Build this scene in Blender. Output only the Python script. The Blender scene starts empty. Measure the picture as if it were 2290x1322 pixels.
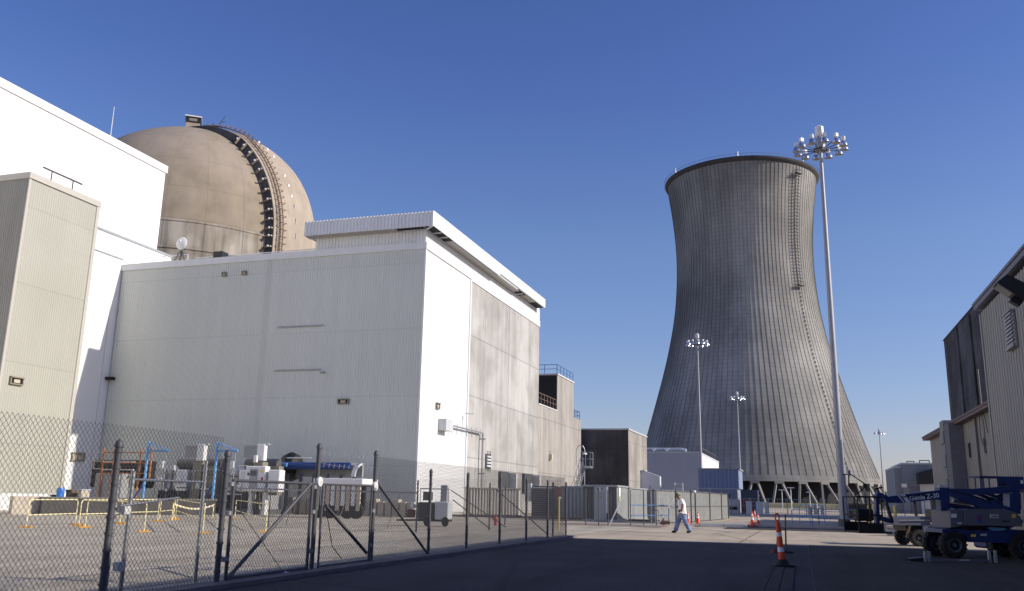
import bpy, bmesh, math, random
from mathutils import Vector, Matrix
random.seed(7)
R = math.radians
SC = bpy.context.scene
COL = SC.collection

# ------------------------------------------------------------ camera, sky, sun, exposure
CF, CP, CR, CY, CH = 1964.563, 0.22712861, 0.01930844, -0.31480224, 1.4
_fw = Vector((math.sin(CY)*math.cos(CP), math.cos(CY)*math.cos(CP), math.sin(CP)))
_rt = Vector((math.cos(CY), -math.sin(CY), 0)); _up = _rt.cross(_fw)
RT = math.cos(CR)*_rt + math.sin(CR)*_up
UP = -math.sin(CR)*_rt + math.cos(CR)*_up
cam = bpy.data.cameras.new('camera'); camo = bpy.data.objects.new('camera', cam); COL.objects.link(camo)
cam.sensor_width = 36; cam.lens = CF*36/2290; cam.clip_end = 6000; cam.clip_start = .1
camo.matrix_world = Matrix(((RT.x, UP.x, -_fw.x, 0), (RT.y, UP.y, -_fw.y, 0), (RT.z, UP.z, -_fw.z, CH), (0, 0, 0, 1)))
SC.camera = camo
SUN_AZ, SUN_EL = 84.9, 28.0          # clockwise from +Y
w = bpy.data.worlds.new('World'); SC.world = w; w.use_nodes = True
nt = w.node_tree; bg = nt.nodes['Background']
sky = nt.nodes.new('ShaderNodeTexSky'); sky.sky_type = 'NISHITA'; sky.sun_disc = False
sky.sun_elevation = R(SUN_EL); sky.sun_rotation = R(SUN_AZ)
sky.altitude = 0; sky.air_density = 1.0; sky.dust_density = 0.6; sky.ozone_density = 7.0
wb = nt.nodes.new('ShaderNodeVectorMath'); wb.operation = 'MULTIPLY'; wb.inputs[1].default_value = (1.03, .93, 1.10)   # camera white balance
nt.links.new(sky.outputs[0], wb.inputs[0])
tcw = nt.nodes.new('ShaderNodeTexCoord'); spw = nt.nodes.new('ShaderNodeSeparateXYZ'); rpw = nt.nodes.new('ShaderNodeValToRGB')   # clearer zenith, paler lower air
for i_, (p_, c_) in enumerate(((.05,(.92,.76,.63)),(.28,(.88,.80,.70)),(.45,(.67,.67,.72)),(.62,(.58,.61,.69)))):
    e_ = rpw.color_ramp.elements[i_] if i_ < 2 else rpw.color_ramp.elements.new(p_)
    e_.position = p_; e_.color = (*c_, 1)
w2 = nt.nodes.new('ShaderNodeVectorMath'); w2.operation = 'MULTIPLY'; w3 = nt.nodes.new('ShaderNodeVectorMath'); w3.operation = 'SCALE'; w3.inputs['Scale'].default_value = 1.47
nt.links.new(tcw.outputs['Generated'], spw.inputs[0]); nt.links.new(spw.outputs[2], rpw.inputs[0])
nt.links.new(wb.outputs[0], w2.inputs[0]); nt.links.new(rpw.outputs[0], w2.inputs[1]); nt.links.new(w2.outputs[0], w3.inputs[0]); nt.links.new(w3.outputs[0], bg.inputs[0]); bg.inputs[1].default_value = 0.112
sl = bpy.data.lights.new('sun', 'SUN'); sl.energy = 4.6; sl.angle = R(.53); sl.color = (1, .915, .79)
so = bpy.data.objects.new('sun', sl); COL.objects.link(so)
sd = Vector((math.cos(R(SUN_EL))*math.sin(R(SUN_AZ)), math.cos(R(SUN_EL))*math.cos(R(SUN_AZ)), math.sin(R(SUN_EL))))
so.rotation_euler = sd.to_track_quat('Z', 'Y').to_euler(); so.location = (60, 0, 60)
SC.view_settings.view_transform = 'Standard'; SC.view_settings.look = 'None'
SC.view_settings.exposure = 0.15; SC.view_settings.gamma = 1

# ------------------------------------------------------------ measuring helper: sight line of a photo pixel cut with a world plane
def at(px, py, X=None, Y=None, Z=None):
    d = RT*((px-1145)/CF) - UP*((py-661)/CF) + _fw
    if X is not None: t = X/d.x
    elif Y is not None: t = Y/d.y
    else: t = (Z-CH)/d.z
    return Vector((0, 0, CH)) + d*t

# ------------------------------------------------------------ mesh builder
class MB:
    def __init__(s): s.v = []; s.f = []; s.m = []
    def add(s, vs, fs, m=0):
        o = len(s.v); s.v += [tuple(v) for v in vs]; s.f += [tuple(i+o for i in f) for f in fs]; s.m += [m]*len(fs); return s
    def box(s, a, b, m=0):
        x0, x1 = sorted((a[0], b[0])); y0, y1 = sorted((a[1], b[1])); z0, z1 = sorted((a[2], b[2]))
        return s.add([(x0,y0,z0),(x1,y0,z0),(x1,y1,z0),(x0,y1,z0),(x0,y0,z1),(x1,y0,z1),(x1,y1,z1),(x0,y1,z1)],
                     [(0,3,2,1),(4,5,6,7),(0,1,5,4),(1,2,6,5),(2,3,7,6),(3,0,4,7)], m)
    def cbox(s, c, size, m=0, rz=0):
        hx, hy, hz = size[0]/2, size[1]/2, size[2]/2; cz, sz = math.cos(rz), math.sin(rz); vs = []
        for dx, dy, dz in ((-1,-1,-1),(1,-1,-1),(1,1,-1),(-1,1,-1),(-1,-1,1),(1,-1,1),(1,1,1),(-1,1,1)):
            x, y = dx*hx, dy*hy; vs.append((c[0]+x*cz-y*sz, c[1]+x*sz+y*cz, c[2]+dz*hz))
        return s.add(vs, [(0,3,2,1),(4,5,6,7),(0,1,5,4),(1,2,6,5),(2,3,7,6),(3,0,4,7)], m)
    def rbox(s, c, size, b=.03, m=0):      # box with chamfered edges
        hx, hy, hz = (q/2 for q in size); vs = []; ring = []
        def loop(z, i): return [(c[0]-hx+i+b, c[1]-hy+i, c[2]+z),(c[0]+hx-i-b, c[1]-hy+i, c[2]+z),(c[0]+hx-i, c[1]-hy+i+b, c[2]+z),(c[0]+hx-i, c[1]+hy-i-b, c[2]+z),
                                (c[0]+hx-i-b, c[1]+hy-i, c[2]+z),(c[0]-hx+i+b, c[1]+hy-i, c[2]+z),(c[0]-hx+i, c[1]+hy-i-b, c[2]+z),(c[0]-hx+i, c[1]-hy+i+b, c[2]+z)]
        for z, i in ((-hz, b), (-hz+b, 0), (hz-b, 0), (hz, b)): vs += loop(z, i)
        fs = [(7,6,5,4,3,2,1,0), (24,25,26,27,28,29,30,31)]
        for k in range(3):
            for j in range(8): fs.append((k*8+j, k*8+(j+1)%8, k*8+8+(j+1)%8, k*8+8+j))
        return s.add(vs, fs, m)
    def bar(s, p, q, w, h, m=0):
        p, q = Vector(p), Vector(q); d = (q-p).normalized(); u = Vector((0,0,1)) if abs(d.z) < .95 else Vector((0,1,0))
        r = d.cross(u).normalized(); u = r.cross(d)
        vs = [e + r*(a*w/2) + u*(b*h/2) for e in (p, q) for a, b in ((-1,-1),(1,-1),(1,1),(-1,1))]
        return s.add(vs, [(3,2,1,0),(4,5,6,7),(0,1,5,4),(1,2,6,5),(2,3,7,6),(3,0,4,7)], m)
    def tube(s, p, q, r, r2=None, n=8, m=0, cap=True):
        p, q = Vector(p), Vector(q); r2 = r if r2 is None else r2
        d = (q-p).normalized(); a = d.orthogonal().normalized(); b = d.cross(a); vs = []
        for e, rr in ((p, r), (q, r2)):
            for i in range(n):
                t = 2*math.pi*i/n; vs.append(e + a*(math.cos(t)*rr) + b*(math.sin(t)*rr))
        fs = [(i, (i+1) % n, n+(i+1) % n, n+i) for i in range(n)]
        if cap: fs += [tuple(range(n-1, -1, -1)), tuple(range(n, 2*n))]
        return s.add(vs, fs, m)
    def path(s, pts, r, n=6, m=0):
        for i in range(len(pts)-1): s.tube(pts[i], pts[i+1], r, r, n, m)
        return s
    def lathe(s, prof, c=(0,0,0), n=24, m=0, axis='z'):
        vs = []
        for r, z in prof:
            for i in range(n):
                t = 2*math.pi*i/n; x, y = r*math.cos(t), r*math.sin(t)
                vs.append({'z': (c[0]+x, c[1]+y, c[2]+z), 'y': (c[0]+x, c[1]+z, c[2]+y), 'x': (c[0]+z, c[1]+x, c[2]+y)}[axis])
        fs = [(k*n+i, k*n+(i+1) % n, (k+1)*n+(i+1) % n, (k+1)*n+i) for k in range(len(prof)-1) for i in range(n)]
        return s.add(vs, fs, m)
    def prism(s, pts, off, m=0):           # closed 3-D polygon pushed along off
        n = len(pts); off = Vector(off); vs = [Vector(p) for p in pts]; vs += [v+off for v in vs]
        fs = [tuple(range(n-1, -1, -1)), tuple(range(n, 2*n))] + [(i, (i+1) % n, n+(i+1) % n, n+i) for i in range(n)]
        return s.add(vs, fs, m)
    def quad(s, a, b, c, d, m=0): return s.add([a, b, c, d], [(0,1,2,3)], m)
    def ribs(s, a, b, z0, z1, nrm, pitch=.3, depth=.04, m=0, flat=.45, top=None):
        # trapezoid-ribbed sheet from plan point a to b, facing nrm, 5 cm thick edges closed by the caller's wall
        a, b, nr = Vector((a[0], a[1], 0)), Vector((b[0], b[1], 0)), Vector((nrm[0], nrm[1], 0))
        L = (b-a).length; d = (b-a)/L; n = max(1, round(L/pitch)); p = L/n; pts = []
        for i in range(n):
            u = i*p; pts += [(u, 0), (u+p*flat, 0), (u+p*(flat+.1), depth), (u+p*.9, depth)]
        pts.append((L, 0)); vs = []
        for u, h in pts:
            q = a + d*u + nr*h; zt = z1 if top is None else top(u)
            vs += [(q.x, q.y, z0), (q.x, q.y, zt)]
        fs = [(2*i, 2*i+2, 2*i+3, 2*i+1) for i in range(len(pts)-1)]
        return s.add(vs, fs, m)
    def build(s, name, mats, parent=None, smooth=False, local=False):
        me = bpy.data.meshes.new(name)
        off = Vector((0, 0, 0))
        if parent is not None and not local:
            p = parent
            while p is not None: off += p.location; p = p.parent
        me.from_pydata([(v[0]-off.x, v[1]-off.y, v[2]-off.z) for v in s.v], [], s.f)
        if not isinstance(mats, (list, tuple)): mats = [mats]
        for mt in mats: me.materials.append(mt)
        me.polygons.foreach_set('material_index', s.m)
        if smooth:
            me.polygons.foreach_set('use_smooth', [True]*len(s.f)); me.set_sharp_from_angle(angle=R(38))
        me.update()
        bm = bmesh.new(); bm.from_mesh(me)
        if len(bm.faces) < 60000 and all(len(f.verts) > 2 for f in bm.faces): bmesh.ops.recalc_face_normals(bm, faces=bm.faces)
        bm.to_mesh(me); bm.free()
        o = bpy.data.objects.new(name, me); COL.objects.link(o); o.parent = parent
        return o

def tag(o, label=None, cat=None, group=None, kind=None):
    if label: o['label'] = label
    if cat: o['category'] = cat
    if group: o['group'] = group
    if kind: o['kind'] = kind
    return o
def thing(name, label, cat, loc=(0,0,0), rz=0, group=None):
    o = bpy.data.objects.new(name, None); COL.objects.link(o); o.empty_display_size = .3
    o.location = loc; o.rotation_euler = (0, 0, rz); return tag(o, label, cat, group)
def copy_tree(o, parent=None, loc=None, rz=None, label=None):
    c = o.copy(); COL.objects.link(c)
    if parent is not None: c.parent = parent
    if loc is not None: c.location = loc
    if rz is not None: c.rotation_euler = (0, 0, rz)
    if label: c['label'] = label
    for ch in [q for q in o.children]: copy_tree(ch, c)
    return c

# ------------------------------------------------------------ materials
def lnk(t, a, b): t.links.new(a, b)
def mat(name, c, rough=.6, metal=0, var=.08, scale=2.0, bump=0, bscale=30, streak=0, sscale=1.2, spec=.5, detail=5,
        joints=None, alt=None, altpos=(.45,.62), altscale=.5):
    """painted / cast surface: base colour with cloudy wear, optional run-down streaks, second tint patches and form joints"""
    m = bpy.data.materials.new(name); m.use_nodes = True; t = m.node_tree; N = t.nodes
    b = N['Principled BSDF']; b.inputs['Roughness'].default_value = rough; b.inputs['Metallic'].default_value = metal
    b.inputs['Specular IOR Level'].default_value = spec
    tc = N.new('ShaderNodeTexCoord'); co = tc.outputs['Object']
    nz = N.new('ShaderNodeTexNoise'); nz.inputs['Scale'].default_value = scale; nz.inputs['Detail'].default_value = detail; nz.inputs['Roughness'].default_value = .6
    lnk(t, co, nz.inputs['Vector'])
    rp = N.new('ShaderNodeValToRGB'); e = rp.color_ramp.elements
    e[0].position = .3; e[1].position = .7
    e[0].color = (*[q*(1-var) for q in c], 1); e[1].color = (*[min(1, q*(1+var)) for q in c], 1)
    lnk(t, nz.outputs['Fac'], rp.inputs[0]); col = rp.outputs[0]
    def mul(col, fac_socket, lo, mode='MULTIPLY', p0=.35, p1=.65, hi=(1,1,1)):
        r2 = N.new('ShaderNodeValToRGB'); e2 = r2.color_ramp.elements; e2[0].position = p0; e2[1].position = p1
        e2[0].color = (*lo, 1); e2[1].color = (*hi, 1); lnk(t, fac_socket, r2.inputs[0])
        mx = N.new('ShaderNodeMix'); mx.data_type = 'RGBA'; mx.blend_type = mode; mx.inputs[0].default_value = 1
        lnk(t, col, mx.inputs[6]); lnk(t, r2.outputs[0], mx.inputs[7]); return mx.outputs[2]
    if alt:
        n2 = N.new('ShaderNodeTexNoise'); n2.inputs['Scale'].default_value = altscale; n2.inputs['Detail'].default_value = 6
        lnk(t, co, n2.inputs['Vector'])
        r3 = N.new('ShaderNodeValToRGB'); r3.color_ramp.elements[0].position = altpos[0]; r3.color_ramp.elements[1].position = altpos[1]
        lnk(t, n2.outputs['Fac'], r3.inputs[0])
        mx = N.new('ShaderNodeMix'); mx.data_type = 'RGBA'; lnk(t, r3.outputs[0], mx.inputs[0]); lnk(t, col, mx.inputs[6]); mx.inputs[7].default_value = (*alt, 1)
        col = mx.outputs[2]
    if streak:
        mp = N.new('ShaderNodeMapping'); mp.inputs['Scale'].default_value = (sscale, sscale, sscale*.06); lnk(t, co, mp.inputs[0])
        n3 = N.new('ShaderNodeTexNoise'); n3.inputs['Scale'].default_value = 1; n3.inputs['Detail'].default_value = 8; n3.inputs['Roughness'].default_value = .7; lnk(t, mp.outputs[0], n3.inputs['Vector'])
        col = mul(col, n3.outputs['Fac'], (1-streak,)*3, p0=.36, p1=.6)
    if joints:                              # (horizontal axis, panel width, panel height, line darkness, row offset z, panel tone spread)
        ax, pw, ph, dark, zo, spread = joints
        sp = N.new('ShaderNodeSeparateXYZ'); lnk(t, co, sp.inputs[0]); cb = N.new('ShaderNodeCombineXYZ')
        def sc(sock, k, o):
            q = N.new('ShaderNodeMath'); q.operation = 'MULTIPLY_ADD'; q.inputs[1].default_value = k; q.inputs[2].default_value = o; lnk(t, sock, q.inputs[0]); return q.outputs[0]
        if ax == 'a':
            at2 = N.new('ShaderNodeMath'); at2.operation = 'ARCTAN2'; lnk(t, sp.outputs[1], at2.inputs[0]); lnk(t, sp.outputs[0], at2.inputs[1]); h = at2.outputs[0]
        else: h = sp.outputs['XYZ'.index(ax)]
        lnk(t, sc(h, 1/pw, 50), cb.inputs[0]); lnk(t, sc(sp.outputs[2], 1/ph, zo), cb.inputs[1])
        bk = N.new('ShaderNodeTexBrick'); bk.offset = 0; bk.inputs['Scale'].default_value = 1; bk.inputs['Brick Width'].default_value = 1; bk.inputs['Row Height'].default_value = 1
        bk.inputs['Mortar Size'].default_value = .012 if ax != 'a' else (.035 if ph < 2 else .02); bk.inputs['Mortar Smooth'].default_value = .3
        bk.inputs['Color1'].default_value = (1-spread,)*3+(1,); bk.inputs['Color2'].default_value = (1,1,1,1); bk.inputs['Mortar'].default_value = (1-dark,)*3+(1,)
        lnk(t, cb.outputs[0], bk.inputs['Vector'])
        mx = N.new('ShaderNodeMix'); mx.data_type = 'RGBA'; mx.blend_type = 'MULTIPLY'; mx.inputs[0].default_value = 1
        lnk(t, col, mx.inputs[6]); lnk(t, bk.outputs['Color'], mx.inputs[7]); col = mx.outputs[2]
    lnk(t, col, b.inputs['Base Color'])
    if bump:
        n4 = N.new('ShaderNodeTexNoise'); n4.inputs['Scale'].default_value = bscale; n4.inputs['Detail'].default_value = 6; lnk(t, co, n4.inputs['Vector'])
        bp = N.new('ShaderNodeBump'); bp.inputs['Strength'].default_value = bump; bp.inputs['Distance'].default_value = .02
        lnk(t, n4.outputs['Fac'], bp.inputs['Height']); lnk(t, bp.outputs[0], b.inputs['Normal'])
    return m

WHITE = mat('white_cladding', (.8,.8,.79), .45, var=.02, scale=.3, streak=.05, sscale=.6)
WHITE2 = mat('shade_grey_cladding', (.665,.68,.625), .5, var=.03, scale=.15, streak=.05, joints=('X', 30, 5.2, .1, .3, .03))  # white cladding greyed down: shade of the front put into the colour
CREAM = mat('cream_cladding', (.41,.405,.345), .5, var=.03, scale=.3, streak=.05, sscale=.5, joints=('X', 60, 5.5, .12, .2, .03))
CREAMTRIM = mat('cream_trim', (.46,.44,.39), .5, var=.03)
CONC = mat('concrete_wall', (.40,.39,.365), .85, var=.14, scale=.35, bump=.2, bscale=6, streak=.22, sscale=.9, joints=('Y', 7.1, 5.3, .35, .1, .1), alt=(.52,.51,.485), altscale=.25)
CONC2 = mat('concrete_weathered', (.40,.375,.34), .85, var=.12, scale=.4, bump=.2, bscale=6, streak=.25, sscale=.8, joints=('Y', 9, 6, .3, .3, .08))
DARKC = mat('shade_dark_concrete', (.085,.08,.078), .9, var=.3, scale=.25, streak=.45, sscale=.5, joints=('X', 6.5, 4.5, .3, .2, .1), alt=(.15,.145,.14), altscale=.2)  # concrete darkened to paint shade on the buttress flank and block front
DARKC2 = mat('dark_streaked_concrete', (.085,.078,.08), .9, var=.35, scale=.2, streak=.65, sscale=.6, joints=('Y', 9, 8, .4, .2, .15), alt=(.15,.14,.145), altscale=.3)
DOME = mat('dome_concrete', (.285,.238,.175), .9, var=.16, scale=.3, bump=.15, bscale=4, streak=.14, sscale=.5, joints=('a', .2618, 5.2, .13, .15, .05), alt=(.325,.27,.215), altscale=.12)
DOMEB = mat('dome_base_concrete', (.30,.26,.21), .9, var=.14, scale=.4, streak=.45, sscale=1.1, joints=('a', .2618, 4.6, .35, .15, .1), alt=(.42,.38,.32), altscale=.3)
TOWER = mat('tower_concrete', (.375,.368,.34), .9, var=.2, scale=.035, streak=.28, sscale=.1, joints=('a', 2*math.pi/112, 1.9, .38, .1, .10), alt=(.225,.22,.205), altpos=(.40,.60), altscale=.022)
TOWERD = mat('tower_rim_dark', (.055,.052,.055), .9, var=.2, scale=.2)  # rim ring much darker than the shell
TOWIN = mat('tower_inside', (.03,.03,.03), .95, var=.3, scale=.2)
LEGM = mat('tower_leg_concrete', (.25,.24,.215), .85, var=.08)
FASC = mat('white_ribbed_fascia', (.74,.75,.75), .45, var=.03, scale=.4, streak=.07)
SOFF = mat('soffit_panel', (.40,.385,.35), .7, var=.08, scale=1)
BLACK = mat('black_opening', (.008,.008,.009), .8, var=.2)
BLACKP = mat('black_paint', (.012,.012,.014), .5, var=.2)
RUBBER = mat('rubber', (.014,.014,.015), .75, var=.25, scale=8)
GALV = mat('galvanised_steel', (.36,.37,.39), .42, metal=.75, var=.1, scale=6)
GALVD = mat('weathered_steel_post', (.085,.085,.095), .6, metal=.3, var=.15, scale=6)
WIRE = mat('fence_wire', (.07,.07,.075), .5, metal=.6, var=.1)
ALU = mat('bright_aluminium', (.78,.79,.80), .22, metal=.95, var=.04, scale=8)
MASTM = mat('mast_steel', (.30,.31,.34), .55, metal=.4, var=.06, scale=1.5)
STEELW = mat('white_painted_steel', (.72,.72,.71), .45, var=.05, streak=.1, sscale=6)
BLUE = mat('blue_paint', (.012,.075,.32), .35, var=.12, scale=3)
SKYBLUE = mat('light_blue_steel', (.13,.33,.62), .45, var=.12, scale=4)
RAILBLUE = mat('blue_rail_paint', (.05,.14,.34), .45, var=.12, scale=4)
YEL = mat('yellow_paint', (.80,.58,.10), .5, var=.12, scale=5)
PALEY = mat('pale_yellow_tube', (.86,.78,.42), .45, var=.08, scale=5)
ORY = mat('orange_rubber_foot', (.62,.30,.03), .6, var=.15, scale=6)
ORANGE = mat('cone_orange', (.85,.10,.03), .5, var=.08, scale=6)
DELOR = mat('delineator_orange', (.80,.085,.03), .5, var=.12, scale=8)
REFL = mat('reflective_white', (.82,.84,.86), .35, var=.06, scale=20)
RUST = mat('rust_orange_steel', (.42,.16,.05), .7, var=.25, scale=6)
RUSTD = mat('rusty_ladder', (.17,.11,.08), .8, var=.3, scale=6)
RED = mat('red_paint', (.42,.03,.025), .4, var=.12)
BROWN = mat('brown_board', (.16,.11,.065), .8, var=.25, scale=3)
BEIGE = mat('beige_block', (.52,.46,.36), .85, var=.12, scale=1.5)
GREYP = mat('grey_painted_steel', (.33,.34,.35), .5, var=.07, scale=1.5, streak=.14, sscale=1.5)
DGREY = mat('dark_grey_steel', (.10,.10,.105), .55, var=.15, scale=2, streak=.2)
OLIVE = mat('olive_grey_cabinet', (.22,.20,.15), .6, var=.12)
LGREY = mat('light_grey_panel', (.55,.57,.58), .5, var=.05, streak=.06)
BLUEGREY = mat('blue_grey_metal_siding', (.25,.28,.35), .45, var=.04, scale=.5, streak=.07)
FARW = mat('far_white_cladding', (.66,.68,.71), .5, var=.03, scale=.2)
GLASS = mat('dark_glass', (.02,.035,.035), .08, var=.2, spec=.8)
LENS = mat('lamp_lens', (.35,.34,.31), .15, var=.1)
SLAT = mat('privacy_slat', (.27,.28,.275), .6, var=.15, scale=2.5, streak=.25, sscale=5)
SKIN = mat('skin', (.30,.14,.085), .6, var=.08, scale=8)
SHIRT = mat('white_cotton', (.80,.79,.80), .9, var=.03, scale=4)
DENIM = mat('blue_denim', (.13,.19,.33), .9, var=.2, scale=9, alt=(.24,.32,.47), altscale=5)
CAMO = mat('camouflage_cloth', (.06,.05,.03), .9, var=.3, scale=12, alt=(.22,.185,.07), altscale=14, altpos=(.5,.56))
BOOT = mat('black_leather', (.012,.011,.011), .5, var=.2)
PAPER = mat('paper', (.75,.75,.74), .8, var=.04)
LEAF = mat('tree_leaves', (.045,.075,.022), .7, var=.5, scale=.6)
BARK = mat('bark', (.09,.07,.05), .9, var=.3)
GRASS = mat('grass_bank', (.13,.125,.055), .95, var=.3, scale=.6, alt=(.2,.17,.09), altscale=.2)

def ground_mat(name, c, alt, sc=.15, fine=.25, fscale=25, rough=.9, cracks=0, bump=.25, stains=.25, tint=None, stones=0):
    m = mat(name, c, rough, var=.10, scale=sc, detail=8, alt=alt, altscale=sc*1.7, altpos=(.4,.68), spec=.3)
    t = m.node_tree; N = t.nodes; b = N['Principled BSDF']; tc = N.new('ShaderNodeTexCoord')
    src = b.inputs['Base Color'].links[0].from_socket
    def mulr(src, fac, lo, hi, p0, p1):
        r = N.new('ShaderNodeValToRGB'); r.color_ramp.elements[0].position = p0; r.color_ramp.elements[1].position = p1
        r.color_ramp.elements[0].color = (lo,lo,lo,1); r.color_ramp.elements[1].color = (hi,hi,hi,1); t.links.new(fac, r.inputs[0])
        x = N.new('ShaderNodeMix'); x.data_type = 'RGBA'; x.blend_type = 'MULTIPLY'; x.inputs[0].default_value = 1
        t.links.new(src, x.inputs[6]); t.links.new(r.outputs[0], x.inputs[7]); return x.outputs[2]
    n = N.new('ShaderNodeTexNoise'); n.inputs['Scale'].default_value = fscale; n.inputs['Detail'].default_value = 3; t.links.new(tc.outputs['Object'], n.inputs['Vector'])
    src = mulr(src, n.outputs['Fac'], 1-fine, 1+fine*.4, .3, .7)
    if stones:
        v = N.new('ShaderNodeTexVoronoi'); v.inputs['Scale'].default_value = stones; t.links.new(tc.outputs['Object'], v.inputs['Vector'])
        sp = N.new('ShaderNodeSeparateColor'); t.links.new(v.outputs['Color'], sp.inputs[0])
        src = mulr(src, sp.outputs[0], .55, 1.3, 0, 1)
        bp0 = v.outputs['Distance']
    mp = N.new('ShaderNodeMapping'); mp.inputs['Scale'].default_value = (1, .12, 1); mp.inputs['Rotation'].default_value = (0, 0, R(4)); t.links.new(tc.outputs['Object'], mp.inputs[0])
    n = N.new('ShaderNodeTexNoise'); n.inputs['Scale'].default_value = .9; n.inputs['Detail'].default_value = 7; t.links.new(mp.outputs[0], n.inputs['Vector'])
    src = mulr(src, n.outputs['Fac'], 1-stains, 1, .32, .55)
    if cracks:
        v = N.new('ShaderNodeTexVoronoi'); v.feature = 'DISTANCE_TO_EDGE'; v.inputs['Scale'].default_value = cracks; v.inputs['Randomness'].default_value = 1
        nz = N.new('ShaderNodeTexNoise'); nz.inputs['Scale'].default_value = 1.2; t.links.new(tc.outputs['Object'], nz.inputs['Vector'])
        ad = N.new('ShaderNodeMix'); ad.data_type = 'VECTOR'; ad.inputs[0].default_value = .25; t.links.new(tc.outputs['Object'], ad.inputs[4]); t.links.new(nz.outputs['Color'], ad.inputs[5])
        t.links.new(ad.outputs[1], v.inputs['Vector']); src = mulr(src, v.outputs['Distance'], .6, 1, .0, .012)
    t.links.new(src, b.inputs['Base Color'])
    bp = N.new('ShaderNodeBump'); bp.inputs['Strength'].default_value = bump; bp.inputs['Distance'].default_value = .02
    t.links.new(bp0 if stones else n.outputs['Fac'], bp.inputs['Height']); t.links.new(bp.outputs[0], b.inputs['Normal'])
    return m
GROUND = ground_mat('worn_concrete_paving', (.51,.43,.325), (.42,.36,.28), sc=.12, cracks=.12, stains=.2)
GRAVEL = ground_mat('gravel', (.47,.42,.335), (.55,.505,.415), sc=.2, stones=22, fine=.35, stains=.22, bump=.8)
ASPH = ground_mat('shade_dark_asphalt', (.040,.039,.043), (.062,.060,.066), sc=.2, cracks=.16, stains=.4)  # asphalt tone lowered to carry the building shade lying on it
SLABM = ground_mat('shade_brown_slab', (.045,.040,.037), (.058,.052,.046), sc=.25, cracks=.35, stains=.35)  # slab tone lowered the same way, shade included in the colour
LIGHTC = ground_mat('pale_kerb_concrete', (.50,.45,.40), (.42,.38,.34), sc=.5, stains=.2)

# ------------------------------------------------------------ ground, roads, kerbs
def struct(name, mb, m): return tag(mb.build(name, m), kind='structure')
g = MB(); g.quad((-2500,-600,-.012),(2500,-600,-.012),(2500,4000,-.012),(-2500,4000,-.012)); struct('ground', g, GROUND)
g = MB(); g.quad((-56,-8,-.002),(-8.75,-8,-.002),(-8.75,64,-.002),(-56,64,-.002)); struct('gravel_yard', g, GRAVEL)
g = MB(); g.quad((-8.3,-8,.002),(.13,-8,.002),(.13,33.2,.002),(-8.3,33.2,.002)); struct('asphalt_lane', g, ASPH)  # dark sheet stops where the cast shadow ends
g = MB(); g.quad((.15,-8,.002),(6.5,-8,.002),(6.5,33.6,.002),(.15,33.6,.002)); struct('side_slab', g, SLABM)
JM = mat('joint_sealant', (.022,.021,.022), .8, var=.3)
for k, (x0, y0, x1, y1, w_) in enumerate(((-8.2,29.5,0,30.1,.03),(-8.2,24.0,0,24.5,.03),(-8.2,18.6,0,19.0,.03),(-8.2,13.4,0,13.7,.03),(-4.6,9,-4.5,33.1,.03),(3.4,9,3.4,33.5,.025),(.2,27.2,6.4,27.3,.03),(.2,22,6.4,22.1,.03),(-8.5,41.2,10,41.9,.035),(-2.2,33.6,-2.1,50,.035),(-8.5,46.8,10,47.4,.035))):
    a_ = Vector((x0,y0,0)); c_ = Vector((x1,y1,0)); d_ = (c_-a_).normalized(); n_ = Vector((-d_.y,d_.x,0))*w_/2; g = MB(); N_ = 24; top_ = []; bot_ = []
    for i in range(N_+1):
        p_ = a_.lerp(c_, i/N_)+n_*random.uniform(-.5,.5)*2; top_.append(p_+n_*random.uniform(.5,1.5)); bot_.append(p_-n_*random.uniform(.5,1.5))
    vs = [(v.x, v.y, .0065) for v in top_+bot_]; g.add(vs, [(i, i+1, N_+2+i, N_+1+i) for i in range(N_)]); tag(g.build('pavement_joint', JM), kind='structure')
g = MB()                                              # cable trench between the lane and the slab: sunk steel covers with edges
for i, (x0, x1) in enumerate(((-.84,-.66),(-.645,-.44),(-.425,-.22))):
    y = -8
    while y < 21.4:
        g.box((x0, y, -.01), (x1, min(y+2.38, 21.4), .018+.006*(i % 2))); y += 2.4
struct('trench_cover', g, mat('trench_cover_steel', (.022,.018,.018), .9, metal=0, var=.4, scale=4))
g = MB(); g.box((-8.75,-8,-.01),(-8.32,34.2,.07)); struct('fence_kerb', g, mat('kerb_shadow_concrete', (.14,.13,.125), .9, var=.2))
g = MB(); g.box((-26.5,63.6,-.01),(-9.6,64.3,.14)); struct('yard_kerb', g, mat('dark_kerb', (.16,.14,.125), .9, var=.25, scale=2))
g = MB(); g.quad((-14,50.2,.002),(-7.6,50.2,.002),(-7.6,54.4,.002),(-14,56,.002)); struct('roadside_verge', g, mat('verge_soil', (.17,.14,.12), .95, var=.3, scale=2, alt=(.25,.21,.18)))
g = MB(); g.quad((-4.2,51.5,.003),(30,50.2,.003),(30,57.2,.003),(-4.2,58.2,.003)); struct('side_road', g, ASPH)  # dark sheet paints the shade band beside the cream annexe
g = MB()
for i in range(24):
    x = -4.4+i*1.25; g.box((x, 57.6-i*.04, -.01), (x+1.24, 58.0-i*.04, .13))
struct('road_kerb', g, LIGHTC)
g = MB()                                              # grass bank in front of the cooling tower basin
pts = []
for i in range(61):
    x = -60+i*5; pts.append([(x, 300, 0), (x, 306, 1.5+.35*math.sin(i*1.7)+.2*math.sin(i*.9)), (x, 320, 1.7)])
vs = [p for r_ in pts for p in r_]; fs = []
for i in range(60):
    for j in range(2): fs.append((i*3+j, i*3+3+j, i*3+4+j, i*3+1+j))
g.add(vs, fs); struct('grass_bank', g, GRASS)
g = MB(); prev = None; NH = 60                         # low wooded ridge far behind everything
vs = []; fs = []
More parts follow.
